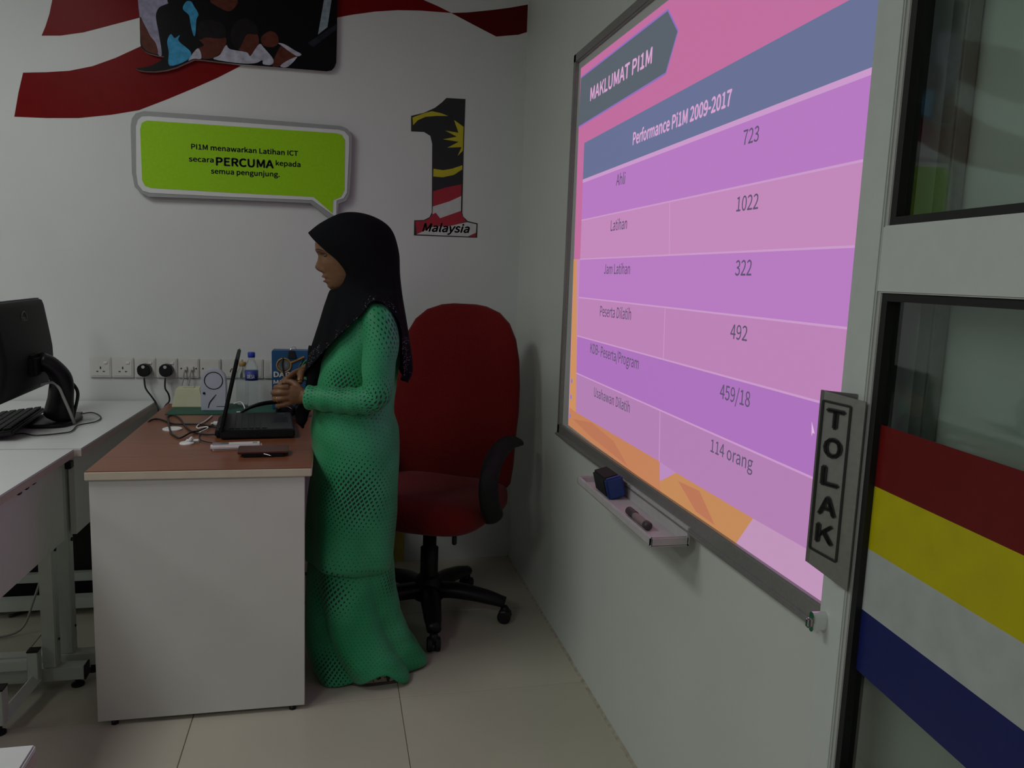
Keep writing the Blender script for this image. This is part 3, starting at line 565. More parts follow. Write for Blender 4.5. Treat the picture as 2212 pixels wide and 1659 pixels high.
obj('back_shell', loft(B(), rings), m_blackm, t, True)
obj('screen', box(B(), (-.0352, -.23, .07), (-.0342, .23, .355), 0, tilt), mat('dark_screen', (.01, .01, .012), .2), t)
obj('hinge_cover', box(B(), (.018, -.045, .12), (.050, .045, .19), .010, tilt), m_black, t)
obj('stand_neck', tube(B(), [(-.955, 2.88, .975), (-.925, 2.90, .950), (-.905, 2.925, .905), (-.915, 2.95, .84), (-.930, 2.965, .765)], [.030, .034, .038, .042, .050], 12, 5, sx=1.2, sy=.85), m_black, t, True)
obj('stand_base', superell(B(), (-.955, 2.975, .748), (.085, .115, .0068), .3, .6, 32, 8), m_black, t, True)
lg = lambda a, r: tilt @ Vector((.0135, .0+r*math.cos(a), .308+r*math.sin(a)))
obj('logo_ring', tube(B(), [lg(2*math.pi*k/24, .024) for k in range(25)], .0012, 6, 1), mat('logo_grey', (.10, .11, .10), .4), t)
text('logo_lettering', 'DELL', (-.016, -.006), (.016, -.006), .012, MATS['logo_grey'], t, lambda u, z: tilt @ Vector((.0148-.18*z, u, .308+z)), bold=.03)
t = thing('keyboard', 'black keyboard on the white table under the monitor', 'keyboard', (-1.06, 2.86, .742))
km = Matrix.Translation((-1.055, 2.865, .744)) @ Matrix.Rotation(.10, 4, 'Z') @ Matrix.Rotation(-.13, 4, 'Y')
boxo('keyboard_body', (-.072, -.21, .008), (.072, .21, .024), m_black, t, .005, km)
kme = None
for i in range(5):
    for j in range(14):
        if kme is None:
            k0 = obj('key', box(B(), (-.0105, -.0125, 0), (.0105, .0125, .006), .002, seg=1), m_blackm, t); kme = k0.data; k = k0
        else:
            k = bpy.data.objects.new('key', kme); COL.objects.link(k); k.parent = t
        k.matrix_basis = Matrix.Translation(-Vector(t.location)) @ km @ Matrix.Translation((-.052+.026*i, -.185+.0285*j, .025))
for v in kme.vertices: v.co += Vector(t.location)             # the shared key mesh sits at its own origin
def cable(name, label, pts, r, m, cat='cable', sm=6, group=None):
    o = obj(name, tube(B(), pts, r, 8, sm), m, None, True); return tag(o, label, cat, group)
cable('monitor_cable', 'thick black cable curving from the monitor to the table grommet', [(-.925, 2.96, .902), (-.901, 2.97, .894), (-.876, 2.97, .869), (-.868, 2.97, .838), (-.882, 2.975, .78), (-.893, 2.985, .748)], .0055, m_cable)
cable('monitor_cable', 'thin black cable hanging straight beside the monitor stand', [(-.904, 2.975, .884), (-.899, 2.98, .85), (-.896, 2.98, .82), (-.896, 2.985, .748)], .0025, m_cable)
cable('monitor_cable', 'grey cable arching over the monitor stand', [(-.955, 2.88, .888), (-.925, 2.90, .893), (-.903, 2.895, .875), (-.888, 2.895, .835), (-.872, 2.90, .785), (-.868, 2.92, .749)], .0052, m_greyc)
cable('mouse_cable', 'thin black lead looping over the white table', [(-.890, 3.000, .7455), (-.903, 3.10, .7455), (-.870, 3.141, .7455), (-.819, 3.052, .7455), (-.812, 2.963, .7455), (-.849, 2.897, .7455), (-.841, 2.81, .7455), (-.851, 2.772, .7455), (-.922, 2.732, .7455), (-.979, 2.765, .7455), (-1.037, 2.72, .7455), (-1.12, 2.70, .7455)], .0022, m_cable)
o = boxo('grommet_plate', (-.950, 3.125, .7412), (-.910, 3.165, .7445), mat('grommet_grey', (.05, .055, .055), .5), None, .001); tag(o, 'small dark grey grommet plate on the white table', 'grommet')
cable('floor_cable', 'pale cable hanging under the left tables', [(-.97, 2.95, .46), (-.975, 2.95, .36), (-.985, 2.94, .25), (-1.02, 2.92, .12), (-1.06, 2.90, .02), (-1.15, 2.86, .008)], .004, m_greyc)
cable('floor_cable', 'black cable lying on the floor under the left tables', [(-.80, 3.22, .008), (-.92, 3.16, .008), (-1.05, 3.12, .008), (-1.15, 3.05, .008)], .006, m_cable)

# ---------------------------------------------------------------- things on the desk
o = boxo('desk_mat', (-.612, 3.10, ZT_), (-.10, 3.345, ZT_+.003), mat('green_card', (.010, .085, .055), .6, var=.1), None, .001); tag(o, 'dark green card mat at the back of the desk', 'mat')
ZM = ZT_+.003
t = thing('junction_box', 'cream sloping plastic box on the green mat', 'box', (-.556, 3.28, ZM))
bm = B()
def frus(bm, c, a, b, h, z):
    loft(bm, [[(c[0]+sx*a[0], c[1]+sy*a[1], z) for sx, sy in ((-1, -1), (1, -1), (1, 1), (-1, 1))], [(c[0]+sx*b[0], c[1]+sy*b[1], z+h) for sx, sy in ((-1, -1), (1, -1), (1, 1), (-1, 1))]])
    bmesh.ops.bevel(bm, geom=list(bm.edges), offset=.004, segments=2, affect='EDGES')
frus(bm, (-.555, 3.285), (.061, .045), (.045, .030), .076, ZM); obj('housing', bm, mat('cream_plastic', (.56, .54, .38), .45, var=.04), t)
boxo('socket_insert', (-.575, 3.262, ZM+.0755), (-.535, 3.29, ZM+.079), MATS['cream_plastic'], t, .001)
t = thing('door_alarm', 'pale lilac rounded alarm box with a black ring on the desk', 'alarm', (-.450, 3.18, ZM))
pts = [(-.496, ZM), (-.404, ZM), (-.402, .845)]+[(-.449+.045*math.cos(a*math.pi/12), .868+.043*math.sin(a*math.pi/12)) for a in range(0, 13)]+[(-.497, .845)]
bm = prism(B(), [(x, 3.200, z) for x, z in pts], (0, -.028, 0)); bmesh.ops.bevel(bm, geom=list(bm.edges), offset=.003, segments=2, affect='EDGES')
obj('housing', bm, mat('lilac_plastic', (.46, .48, .58), .35, var=.03), t)
obj('speaker_ring', tube(B(), [(-.449+.033*math.cos(2*math.pi*k/40), 3.1715, .864+.033*math.sin(2*math.pi*k/40)) for k in range(41)], .0017, 6, 1), m_black, t)
obj('swoosh_line', tube(B(), [(-.470, 3.1715, .758), (-.464, 3.1715, .778), (-.452, 3.1715, .795), (-.440, 3.1715, .810)], [.0015, .002, .002, .001], 6, 5), m_black, t)
obj('button', lathe(B(), [(.0045, 0), (.0045, -.003)], (-.484, 3.172, .815), 12, 'Y'), m_black, t)
boxo('brand_strip', (-.44, 3.1712, .762), (-.408, 3.172, .764), m_inkb, t)
# water bottles
m_pet = mat('clear_bottle_plastic', (.86, .92, .93), .06, var=0, trans=.96, ior=1.12)
m_cap = mat('blue_cap', (.02, .05, .42), .4); m_lab = mat('blue_label', (.03, .05, .28), .5)
def bottle(name, label, x, y, capm, lab, hs=1.):
    t = thing(name, label, 'bottle', (x, y, ZM), group='water bottles on the desk')
    pr = [(.020, 0), (.0245, .004), (.0255, .02), (.0245, .04), (.0255, .06), (.0245, .08), (.0255, .10), (.0255, .145), (.024, .16), (.016, .178), (.0115, .188), (.0115, .20)]
    obj('bottle_body', lathe(B(), [(r, ZM+h*hs) for r, h in pr], (x, y, 0), 28), m_pet, t, True)
    obj('cap', lathe(B(), [(.013, ZM+.196*hs), (.0145, ZM+.198*hs), (.0145, ZM+.214*hs), (.013, ZM+.217*hs)], (x, y, 0), 24), capm, t, True)
    if lab:
        lb = obj('label_band', lathe(B(), [(.0258, ZM+.104), (.0258, ZM+.143)], (x, y, 0), 28), m_lab, t, True)
        text('lettering', 'DESA', (-.55, ZM+.114), (.55, ZM+.114), .014, m_whp, lb, lambda a, z: Vector((x+.0262*math.sin(a), y-.0262*math.cos(a), z)), bold=.04)
bottle('water_bottle', 'clear water bottle with a blue cap and blue label', -.321, 3.295, m_cap, True)
bottle('water_bottle', 'clear water bottle half hidden behind the laptop lid', -.358, 3.322, mat('gold_cap', (.35, .22, .05), .4), False, .80)
# blue paper bag
t = thing('paper_bag', 'blue printed paper carrier bag behind the person\'s hands', 'bag', (-.163, 3.24, ZM))
m_bag = mat('blue_paper', (.008, .075, .20), .45, var=.15, scale=12)
m_bagd = mat('dark_blue_paper', (.010, .045, .10), .5)
bm = B(); frus(bm, (-.160, 3.245), (.075, .045), (.077, .036), .234, ZM); b = obj('bag_body', bm, m_bag, t)
fy = 3.199
bg = lambda d: (lambda x, z: Vector((x, fy+(z-ZM)*.0385-d, z)))
ringm = mat('ochre_print', (.36, .20, .03), .5); greym = mat('grey_print', (.12, .14, .13), .5, var=.5, scale=60)
for cx, cz, r in ((-.190, .922, .027), (-.110, .914, .022)):
    poly('printed_lens', [(cx+r*.82*math.cos(a*math.pi/12), cz+r*.82*math.sin(a*math.pi/12)) for a in range(24)], greym, b, bg(.0006), (0, -.0002, 0))
    obj('printed_ring', tube(B(), [bg(.0008)(cx+r*math.cos(a*math.pi/12), cz+r*math.sin(a*math.pi/12)) for a in range(25)], .0032 if r > .025 else .002, 6, 1, sy=1, sx=1), ringm if r > .025 else greym, b)
obj('printed_handle', tube(B(), [bg(.0008)(-.164, .932), bg(.0008)(-.112, .956)], .004, 6, 1), ringm, b)
text('lettering', 'DADAH', (-.228, .876), (-.120, .874), .020, m_signwhite, b, bg(.0012), bold=.07)
text('lettering', 'MEMB', (-.229, .848), (-.150, .847), .015, m_signwhite, b, bg(.0012), bold=.06)
for x in (-.193, -.118): obj('string_handle', tube(B(), [bg(.003)(x, .952), bg(.006)(x-.003, .93), bg(.008)(x+.001, .90), bg(.009)(x+.008, .872), bg(.006)(x+.02, .850)], .0028, 8, 5), m_cable, t, True)
bm = B(); prism(bm, [(-.175, 3.196, .952), (-.145, 3.196, .952), (-.150, 3.203, .980), (-.170, 3.203, .980)], (0, .020, 0)); obj('binder_clip', bm, m_black, t)
obj('clip_wire', tube(B(), [(-.166, 3.21, .98), (-.160, 3.215, .992), (-.148, 3.22, .994), (-.143, 3.222, .984)], .0015, 6, 4), m_chrome, t, True)
# laptop
t = thing('laptop', 'black laptop open towards the standing person', 'laptop', (-.245, 2.81, ZT_))
LX0, LX1, LY0, LY1 = -.358, -.122, 2.640, 2.975
LR = Matrix.Translation((LX0, LY0, 0)) @ Matrix.Rotation(.085, 4, 'Z') @ Matrix.Translation((-LX0, -LY0, 0))      # turned a little on the desk
boxo('base', (LX0, LY0, ZT_+.004), (LX1, LY1, ZT_+.030), m_blackm, t, .004, LR)
bs = boxo('keyboard_deck', (LX0+.012, LY0+.012, ZT_+.0295), (LX1-.006, LY1-.012, ZT_+.0315), mat('deck_grey', (.022, .023, .025), .5), t, .001, LR)
for i in range(6):
    boxo('key_row', (LX0+.028+.0205*i, LY0+.025, ZT_+.031), (LX0+.045+.0205*i, LY1-.025, ZT_+.0335), m_black, bs, .001, LR)
boxo('touchpad', (LX1-.075, 2.765, ZT_+.0313), (LX1-.018, 2.86, ZT_+.0318), m_black, bs, 0, LR)
boxo('status_sticker', (LX1-.05, LY1-.05, ZT_+.0313), (LX1-.025, LY1-.03, ZT_+.0318), mat('sticker_blue', (.03, .15, .3), .4), bs, 0, LR)
lm = LR @ Matrix.Translation((LX0+.004, 0, ZT_+.026)) @ Matrix.Rotation(.215, 4, 'Y')
ld = boxo('lid', (-.006, LY0, 0), (.006, LY1, .246), m_blackm, t, .004, lm)
boxo('screen', (.0062, LY0+.012, .018), (.0068, LY1-.012, .236), mat('laptop_screen', (.035, .04, .045), .3), ld, 0, lm)
for y in (LY0+.04, LY1-.07): boxo('hinge', (LX0-.004, y, ZT_+.020), (LX0+.012, y+.03, ZT_+.036), m_black, t, .003, LR)
boxo('battery_bulge', (LX0-.016, LY0+.03, ZT_+.004), (LX0+.001, LY1-.03, ZT_+.026), m_blackm, t, .004, LR)
for x in (LX0+.02, LX1-.02):
    for y in (LY0+.02, LY1-.02): boxo('rubber_foot', (x-.008, y-.008, ZT_), (x+.008, y+.008, ZT_+.0045), m_black, t, .001, LR)
# remote, phone case, caps
t = thing('remote_control', 'white air conditioner remote lying in front of the laptop', 'remote', (-.292, 2.515, ZT_))
rm = Matrix.Translation((-.292, 2.515, ZT_)) @ Matrix.Rotation(.10, 4, 'Z')
b = boxo('body', (-.075, -.022, 0), (.075, .022, .018), mat('remote_white', (.70, .66, .68), .35), t, .006, rm)
boxo('display', (-.070, -.015, .0178), (-.022, .015, .0186), mat('lcd_grey', (.16, .15, .15), .3), b, 0, rm)
boxo('button', (.048, -.007, .0178), (.062, .007, .0192), mat('button_grey', (.30, .30, .34), .4), b, .001, rm)
t = thing('phone_case', 'dark brown phone in a flip case near the front of the desk', 'phone', (-.203, 2.425, ZT_))
pm = Matrix.Translation((-.203, 2.425, ZT_)) @ Matrix.Rotation(.05, 4, 'Z')
boxo('phone', (-.062, -.034, 0), (.062, .034, .010), m_black, t, .004, pm)
boxo('flip_cover', (-.074, -.028, .012), (.072, .042, .018), mat('brown_leather', (.075, .022, .014), .4, var=.2, scale=120), t, .002, pm @ Matrix.Rotation(.09, 4, 'X'))
boxo('spine', (-.074, .030, 0), (.072, .042, .016), MATS['brown_leather'], t, .003, pm)
obj('clasp', tube(B(), [pm @ Vector((.000, -.032, .011)), pm @ Vector((.012, -.036, .009)), pm @ Vector((.022, -.040, .006))], .0016, 6, 4), m_chrome, t, True)
m_capw = mat('white_grommet', (.76, .76, .76), .4)
o = obj('cable_cap', lathe(B(), [(.032, ZT_), (.032, ZT_+.003), (.029, ZT_+.005), (.001, ZT_+.005)], (-.535, 2.826, 0), 32), m_capw); tag(o, 'round white cable cap lying on the desk by the looped lead', 'cap', 'white cable caps on the desk')
t = thing('cable_cap', 'round white cable cap with a small white key clip on it', 'cap', (-.448, 2.595, ZT_), group='white cable caps on the desk')
obj('disc', lathe(B(), [(.022, ZT_), (.022, ZT_+.003), (.020, ZT_+.005), (.001, ZT_+.005)], (-.450, 2.595, 0), 28), m_capw, t)
bm = B(); box(bm, (-.455, 2.600, ZT_+.005), (-.415, 2.616, ZT_+.011), .002); box(bm, (-.446, 2.59, ZT_+.010), (-.434, 2.626, ZT_+.017), .003); obj('clip', bm, m_capw, t)
zc = ZT_+.004
cable('power_lead', 'black lead looping over the desk to the laptop', [(-.656, 2.95, .725), (-.636, 2.97, zc), (-.617, 3.0, zc), (-.586, 2.964, zc), (-.549, 2.909, zc), (-.509, 2.902, zc), (-.463, 2.896, zc), (-.433, 2.874, zc), (-.395, 2.84, zc)], .0032, m_cable)
cable('power_lead', 'black lead crossing itself in a loop left of the laptop', [(-.378, 2.70, zc+.004), (-.413, 2.719, zc), (-.455, 2.755, zc), (-.498, 2.855, zc), (-.543, 3.008, zc), (-.579, 3.073, zc), (-.592, 3.043, zc), (-.566, 2.92, zc+.006), (-.528, 2.758, zc), (-.501, 2.692, zc), (-.481, 2.667, zc), (-.458, 2.726, zc+.006), (-.441, 2.783, zc), (-.417, 2.873, zc), (-.394, 2.96, zc)], .0030, m_cable)
cable('power_lead', 'thin black lead running to the near corner of the laptop', [(-.434, 2.735, zc), (-.421, 2.652, zc), (-.405, 2.616, zc), (-.373, 2.588, zc), (-.345, 2.587, zc)], .0018, m_cable)
cable('white_lead', 'white lead bundled beside the looped black lead', [(-.44, 3.063, zc), (-.448, 2.949, zc), (-.461, 2.875, zc), (-.453, 2.823, zc), (-.425, 2.822, zc+.005), (-.417, 2.792, zc+.005), (-.437, 2.754, zc)], .0026, m_whitec)
t = thing('adapter', 'small white adapter among the leads on the desk', 'adapter', (-.395, 2.90, ZT_)); boxo('body', (-.415, 2.885, ZT_), (-.375, 2.905, ZT_+.014), m_capw, t, .004, None); boxo('tip', (-.421, 2.891, ZT_+.003), (-.415, 2.899, ZT_+.010), m_whitec, t, .001)
cable('white_lead', 'white lead curving out behind the laptop lid', [(-.375, 3.16, ZM+.03), (-.35, 3.175, ZM+.033), (-.335, 3.16, ZM+.015), (-.335, 3.13, ZM+.004), (-.36, 3.12, ZM+.004)], .0026, m_whitec)
t = thing('headset', 'black headset lying behind the laptop', 'headset', (-.20, 3.06, ZT_))
hp = [(-.345, 3.035, ZT_+.012), (-.31, 3.04, ZT_+.035), (-.26, 3.045, ZT_+.052), (-.20, 3.05, ZT_+.058), (-.15, 3.055, ZT_+.055), (-.11, 3.06, ZT_+.045), (-.085, 3.06, ZT_+.02)]
obj('headband', tube(B(), hp, [.004, .006, .008, .008, .007, .006, .005], 8, 5), m_black, t, True)
obj('ear_cup', superell(B(), (-.175, 3.04, ZT_+.025), (.036, .030, .024), .7, .9, 24, 12), m_black, t, True)
obj('ear_cup', superell(B(), (-.118, 3.05, ZT_+.025), (.030, .028, .024), .7, .9, 24, 12), m_black, t, True)
obj('shine_trim', tube(B(), [(-.200, 3.015, ZT_+.038), (-.185, 3.010, ZT_+.046), (-.165, 3.010, ZT_+.046), (-.150, 3.015, ZT_+.036)], .0014, 6, 4), m_chrome, t, True)

# ---------------------------------------------------------------- red office chair
m_redf = mat('red_fabric', (.125, .005, .005), .9, var=.18, scale=180, bump=.25, sheen=.1, spec=.15)
CH = math.radians(-31.5); CL = Vector((.362, 2.87, 0))
ch = thing('office_chair', 'red fabric swivel chair with a black arm and five-star base', 'chair', CL, CH)
CM = ch.matrix_basis.copy()
def cl(x, y, z): return CM @ Vector((x, y, z))
bm = B(); superell(bm, (0, -.005, .455), (.262, .255, .062), .55, .45, 48, 20)
for v in bm.verts:                                    # waterfall front, dished top, rounded belly
    if v.co.z < .455: v.co.z -= .020*max(0, 1-(v.co.x/.262)**2-(v.co.y/.26)**2)
    else: v.co.z -= .012*max(0, 1-(v.co.x/.2)**2-(v.co.y/.2)**2)
    if v.co.y < -.15: v.co.z -= .9*(v.co.y+.15)**2
bmesh.ops.transform(bm, matrix=CM, verts=bm.verts); obj('seat', bm, m_redf, ch, True)
# backrest: outline widths by height, swept as rounded sections
rows = [(.43, .14, .02), (.45, .21, .03), (.50, .248, .036), (.58, .262, .040), (.68, .268, .042), (.78, .268, .042), (.88, .262, .042), (.98, .252, .040), (1.06, .232, .038), (1.12, .200, .034), (1.16, .155, .028), (1.182, .095, .020), (1.188, .05, .010)]
rings = []
for z, w, th in rows:
    yo = .235+.05*((z-.5)/.7)-.035*math.exp(-((z-.66)/.12)**2)
    r = []
    for k in range(40):
        a = 2*math.pi*k/40; c, s = math.cos(a), math.sin(a)
        x = w*math.copysign(abs(c)**.55, c); y = th*math.copysign(abs(s)**.7, s)
        y += -.035*(x/.27)**2
        r.append(cl(x, yo+y, z))
    rings.append(r)
obj('backrest', loft(B(), rings), m_redf, ch, True)
for s in (1, -1):
    P = [(.16*s, -.01, .405), (.24*s, -.04, .425), (.287*s, -.085, .452), (.298*s, -.155, .505), (.30*s, -.190, .575), (.30*s, -.175, .640), (.30*s, -.115, .688), (.30*s, -.01, .706), (.30*s, .07, .700), (.30*s, .140, .684)]
    obj('armrest', tube(B(), [cl(*p) for p in P], [.022, .027, .034, .036, .035, .034, .033, .030, .027, .018], 14, 5, sx=.6, sy=1.0, up=CM.to_3x3() @ Vector((0, 1, 0))), m_blackm, ch, True)
bm = B(); box(bm, (-.075, -.10, .355), (.075, .09, .40), .008, CM); obj('tilt_mechanism', bm, m_black, ch)
boxo('height_lever', (.07, -.03, .372), (.20, -.018, .382), m_black, ch, .003, CM)
bm = B(); box(bm, (-.03, .08, .36), (.03, .30, .375), .004, CM); box(bm, (-.03, .285, .36), (.03, .30, .60), .004, CM); obj('back_bracket', bm, m_black, ch)
obj('knob', lathe(B(), [(.006, .345), (.009, .35), (.009, .375)], cl(.155, -.13, 0), 12), m_black, ch)
obj('gas_lift', lathe(B(), [(.032, .06), (.036, .09), (.034, .20), (.034, .27), (.026, .275), (.026, .36)], CL, 20), m_black, ch, True)
obj('hub', lathe(B(), [(.040, .062), (.058, .072), (.058, .125), (.046, .155), (.036, .165)], CL, 24), m_black, ch, True)
for k in range(5):
    a = math.radians(-93+72*k); d = Vector((math.cos(a), math.sin(a), 0)); w = Vector((-d.y, d.x, 0))
    leg = obj('base_leg', tube(B(), [CL+d*.03+Vector((0, 0, .105)), CL+d*.12+Vector((0, 0, .108)), CL+d*.22+Vector((0, 0, .095)), CL+d*.298+Vector((0, 0, .078))], [.040, .038, .033, .026], 12, 4, sx=1., sy=.78), m_black, ch, True)
    c = CL+d*.298
    bm = B()
    for s in (-1, 1):
        ax = Matrix.Translation(c+w*.014*s+Vector((0, 0, .0255))) @ w.to_track_quat('Z', 'Y').to_matrix().to_4x4()
        tt = lathe(B(), [(.020, -.010), (.0255, -.007), (.0255, .007), (.020, .010)], (0, 0, 0), 18); bmesh.ops.transform(tt, matrix=ax, verts=tt.verts); merge(bm, tt)
    obj('caster_wheel', bm, m_black, ch)
    obj('caster_hood', superell(B(), (c.x, c.y, .045), (.017, .017, .022), .8, 1, 16, 10), m_black, ch, True)
# ---------------------------------------------------------------- the standing person
PY = 2.52                                                # body mid plane; the person faces -X
def interp(tab, z):
    if z <= tab[0][0]: return tab[0][1:]
    for a, b in zip(tab, tab[1:]):
        if z <= b[0]:
            t = (z-a[0])/(b[0]-a[0]); t2 = t*t*(3-2*t)*.5+t*.5
            return tuple(p*(1-t2)+q*t2 for p, q in zip(a[1:], b[1:]))
    return tab[-1][1:]
# head: front, half width and back by height
HEAD = [(1.236, .012, .012, .055), (1.243, -.008, .026, .075), (1.254, -.0165, .040, .09), (1.262, -.0185, .046, .10), (1.270, -.021, .050, .11), (1.280, -.025, .054, .125), (1.292, -.028, .058, .135), (1.31, -.033, .062, .15), (1.33, -.038, .066, .160), (1.345, -.043, .068, .164), (1.362, -.0555, .069, .167), (1.38, -.0565, .070, .168), (1.40, -.053, .070, .167), (1.42, -.042, .067, .160), (1.44, -.020, .058, .145), (1.455, .008, .042, .12), (1.463, .035, .022, .09)]
def gs(x, s): return math.exp(-(x/s)**2)
def face_push(l, z):
    "forward push of the skin at lateral l, height z: nose, lips, chin, brow, eye sockets"
    p = 0
    nose = {1.288: .000, 1.294: .006, 1.300: .018, 1.306: .0235, 1.312: .0240, 1.320: .0185, 1.330: .0120, 1.341: .0055, 1.352: .002, 1.36: 0}
    ks = sorted(nose)
    if ks[0] < z < ks[-1]:
        for a, b in zip(ks, ks[1:]):
            if a <= z <= b: h = nose[a]+(nose[b]-nose[a])*(z-a)/(b-a)
        p += h*gs(l, .0095)
    p += .006*gs(abs(l)-.0135, .006)*gs(z-1.301, .007)               # nostril wings
    p += .0105*gs(l, .021)*gs(z-1.2835, .0055)+.0095*gs(l, .019)*gs(z-1.268, .0055)-.003*gs(l, .02)*gs(z-1.2765, .0022)
    p += .003*gs(l, .018)*gs(z-1.252, .007)
    p -= .0075*gs(abs(l)-.031, .013)*gs(z-1.346, .010)
    p += .003*gs(abs(l)-.026, .018)*gs(z-1.362, .006)
    p += .004*gs(abs(l)-.038, .016)*gs(z-1.318, .014)
    return p
def head_rings(n=72, m=90):
    out = []
    for j in range(m+1):
        z = 1.236+(1.463-1.236)*j/m
        F, w, Bk = interp(HEAD, z); c = F*.42+Bk*.58
        r = []
        for k in range(n):
            a = 2*math.pi*k/n; ca, sa = math.cos(a), math.sin(a)
            lat = w*math.copysign(abs(sa)**.92, sa)
            if ca > 0: x = c-(c-F)*abs(ca)**.86
            else: x = c+(Bk-c)*abs(ca)**.9
            if ca > 0: x -= face_push(lat, z)*min(1, ca*1.6)
            r.append((x, PY-lat, z))
        out.append(r)
    return out
BODY = []
def part_tube(pts, rad, seg=16, sx=1., sy=1., sm=5, up=None):
    b = tube(B(), pts, rad, seg, sm, sx, sy, True, up); BODY.append(b)
def part_loft(r): BODY.append(loft(B(), r))
part_loft(head_rings())
part_tube([(.075, PY, 1.30), (.085, PY, 1.24), (.10, PY, 1.19), (.105, PY, 1.14)], [.045, .047, .05, .06])
# torso
TOR = [(.70, -.02, .17, .14), (.80, -.03, .175, .145), (.90, -.02, .16, .125), (1.0, -.015, .17, .13), (1.1, .0, .18, .14), (1.17, .03, .18, .135), (1.195, .06, .165, .10)]
def ell(z, x0, x1, hw, n=48, e=.9, y=PY):
    r = []
    for k in range(n):
        a = 2*math.pi*k/n; c, s = math.cos(a), math.sin(a)
        r.append(((x0+x1)/2-(x1-x0)/2*math.copysign(abs(c)**e, c), y-hw*math.copysign(abs(s)**e, s), z))
    return r
part_loft([ell(z, a, b, h) for z, a, b, h in TOR])
for s in (-1, 1):
    y = PY+s*.075
    part_tube([(.08, y, .78), (.075, y, .60), (.085, y, .42), (.10, y, .25), (.115, y, .09), (.115, y, .05)], [.085, .072, .052, .045, .034, .034])
    part_tube([(.135, y, .035), (.10, y, .045), (.05, y+s*.005, .032), (.0, y+s*.008, .022)], [.028, .032, .030, .022], sx=1.15, sy=.75)
# arms
ARMN = [(.125, PY-.10, 1.175), (.135, PY-.152, 1.13), (.132, PY-.168, 1.04), (.130, PY-.172, .96), (.110, PY-.170, .925), (.03, PY-.150, .918), (-.05, PY-.115, .918), (-.086, PY-.095, .922)]
ARMF = [(.125, PY+.10, 1.175), (.135, PY+.152, 1.13), (.125, PY+.168, 1.05), (.12, PY+.172, .985), (.09, PY+.165, .965), (.01, PY+.125, .972), (-.05, PY+.072, .982), (-.085, PY+.035, .985)]
ARMR = [.045, .045, .040, .037, .036, .031, .025, .021]
part_tube(ARMN, ARMR); part_tube(ARMF, ARMR)
# near (left) hand: back towards the camera, fingers stacked and curled round the other hand
def hand_part(pts, rad, **k): part_tube(pts, rad, 14, **k)
hy = PY-.095
hand_part([(-.078, hy, .922), (-.100, hy, .924), (-.122, hy+.002, .925), (-.140, hy+.003, .924)], [.021, .026, .031, .027], sx=1., sy=.44, up=(0, 1, 0))
NF = [((-.130, hy, .950), (-.150, hy-.002, .950), (-.167, hy+.012, .9475), (-.165, hy+.034, .944), (-.148, hy+.046, .942), .0086),
      ((-.132, hy-.002, .934), (-.156, hy-.005, .934), (-.174, hy+.010, .9315), (-.172, hy+.034, .929), (-.154, hy+.048, .928), .0088),
      ((-.132, hy-.002, .917), (-.154, hy-.005, .915), (-.171, hy+.009, .9125), (-.169, hy+.032, .911), (-.152, hy+.045, .911), .0084),
      ((-.122, hy, .904), (-.142, hy-.002, .898), (-.160, hy+.008, .893), (-.164, hy+.026, .889), (-.154, hy+.040, .888), .0077)]
for a, b, c, d, e, r in NF: hand_part([a, b, c, d, e], [r*1.12, r, r*.98, r*.9, r*.72])
hand_part([(-.096, hy+.006, .938), (-.108, hy+.016, .953), (-.124, hy+.026, .962), (-.140, hy+.034, .962)], [.012, .011, .0095, .0075])
# far (right) hand comes in from above and behind, clasping the first
gy = PY+.012
hand_part([(-.080, gy+.018, .986), (-.100, gy+.008, .982), (-.120, gy-.006, .972), (-.134, gy-.014, .962)], [.021, .026, .029, .025], sx=1., sy=.46, up=(.3, .6, .7))
FF = [((-.112, gy-.022, .985), (-.124, gy-.044, .979), (-.138, gy-.062, .968), (-.148, gy-.070, .955), .0083), ((-.126, gy-.022, .975), (-.142, gy-.042, .966), (-.154, gy-.055, .955), (-.160, gy-.060, .945), .0084),
      ((-.136, gy-.014, .965), (-.152, gy-.030, .956), (-.162, gy-.040, .944), (-.164, gy-.042, .934), .0081), ((-.140, gy-.002, .955), (-.155, gy-.014, .945), (-.162, gy-.022, .934), (-.162, gy-.024, .926), .0074)]
for a, b, c, d, r in FF: hand_part([a, b, c, d], [r*1.1, r, r*.92, r*.75])
hand_part([(-.092, gy-.004, .984), (-.096, gy-.030, .981), (-.098, gy-.052, .970), (-.099, gy-.062, .955)], [.012, .0115, .010, .008])
bm = B()
for b in BODY: merge(bm, b)
m_skin = mat('skin', (.165, .080, .038), .5, var=.08, scale=60, spec=.35)
person = obj('person', bm, m_skin)
md = person.modifiers.new('remesh', 'REMESH'); md.mode = 'VOXEL'; md.voxel_size = .0024; md.use_smooth_shade = True
ms = person.modifiers.new('smooth', 'SMOOTH'); ms.iterations = 1; ms.factor = .5
dg = bpy.context.evaluated_depsgraph_get(); me = bpy.data.meshes.new_from_object(person.evaluated_get(dg))
person.modifiers.clear(); person.data = me
if not me.materials: me.materials.append(m_skin)
for p in me.polygons: p.use_smooth = True
tag(person, 'person in a green dotted dress and black headscarf standing at the desk, hands clasped', 'person')

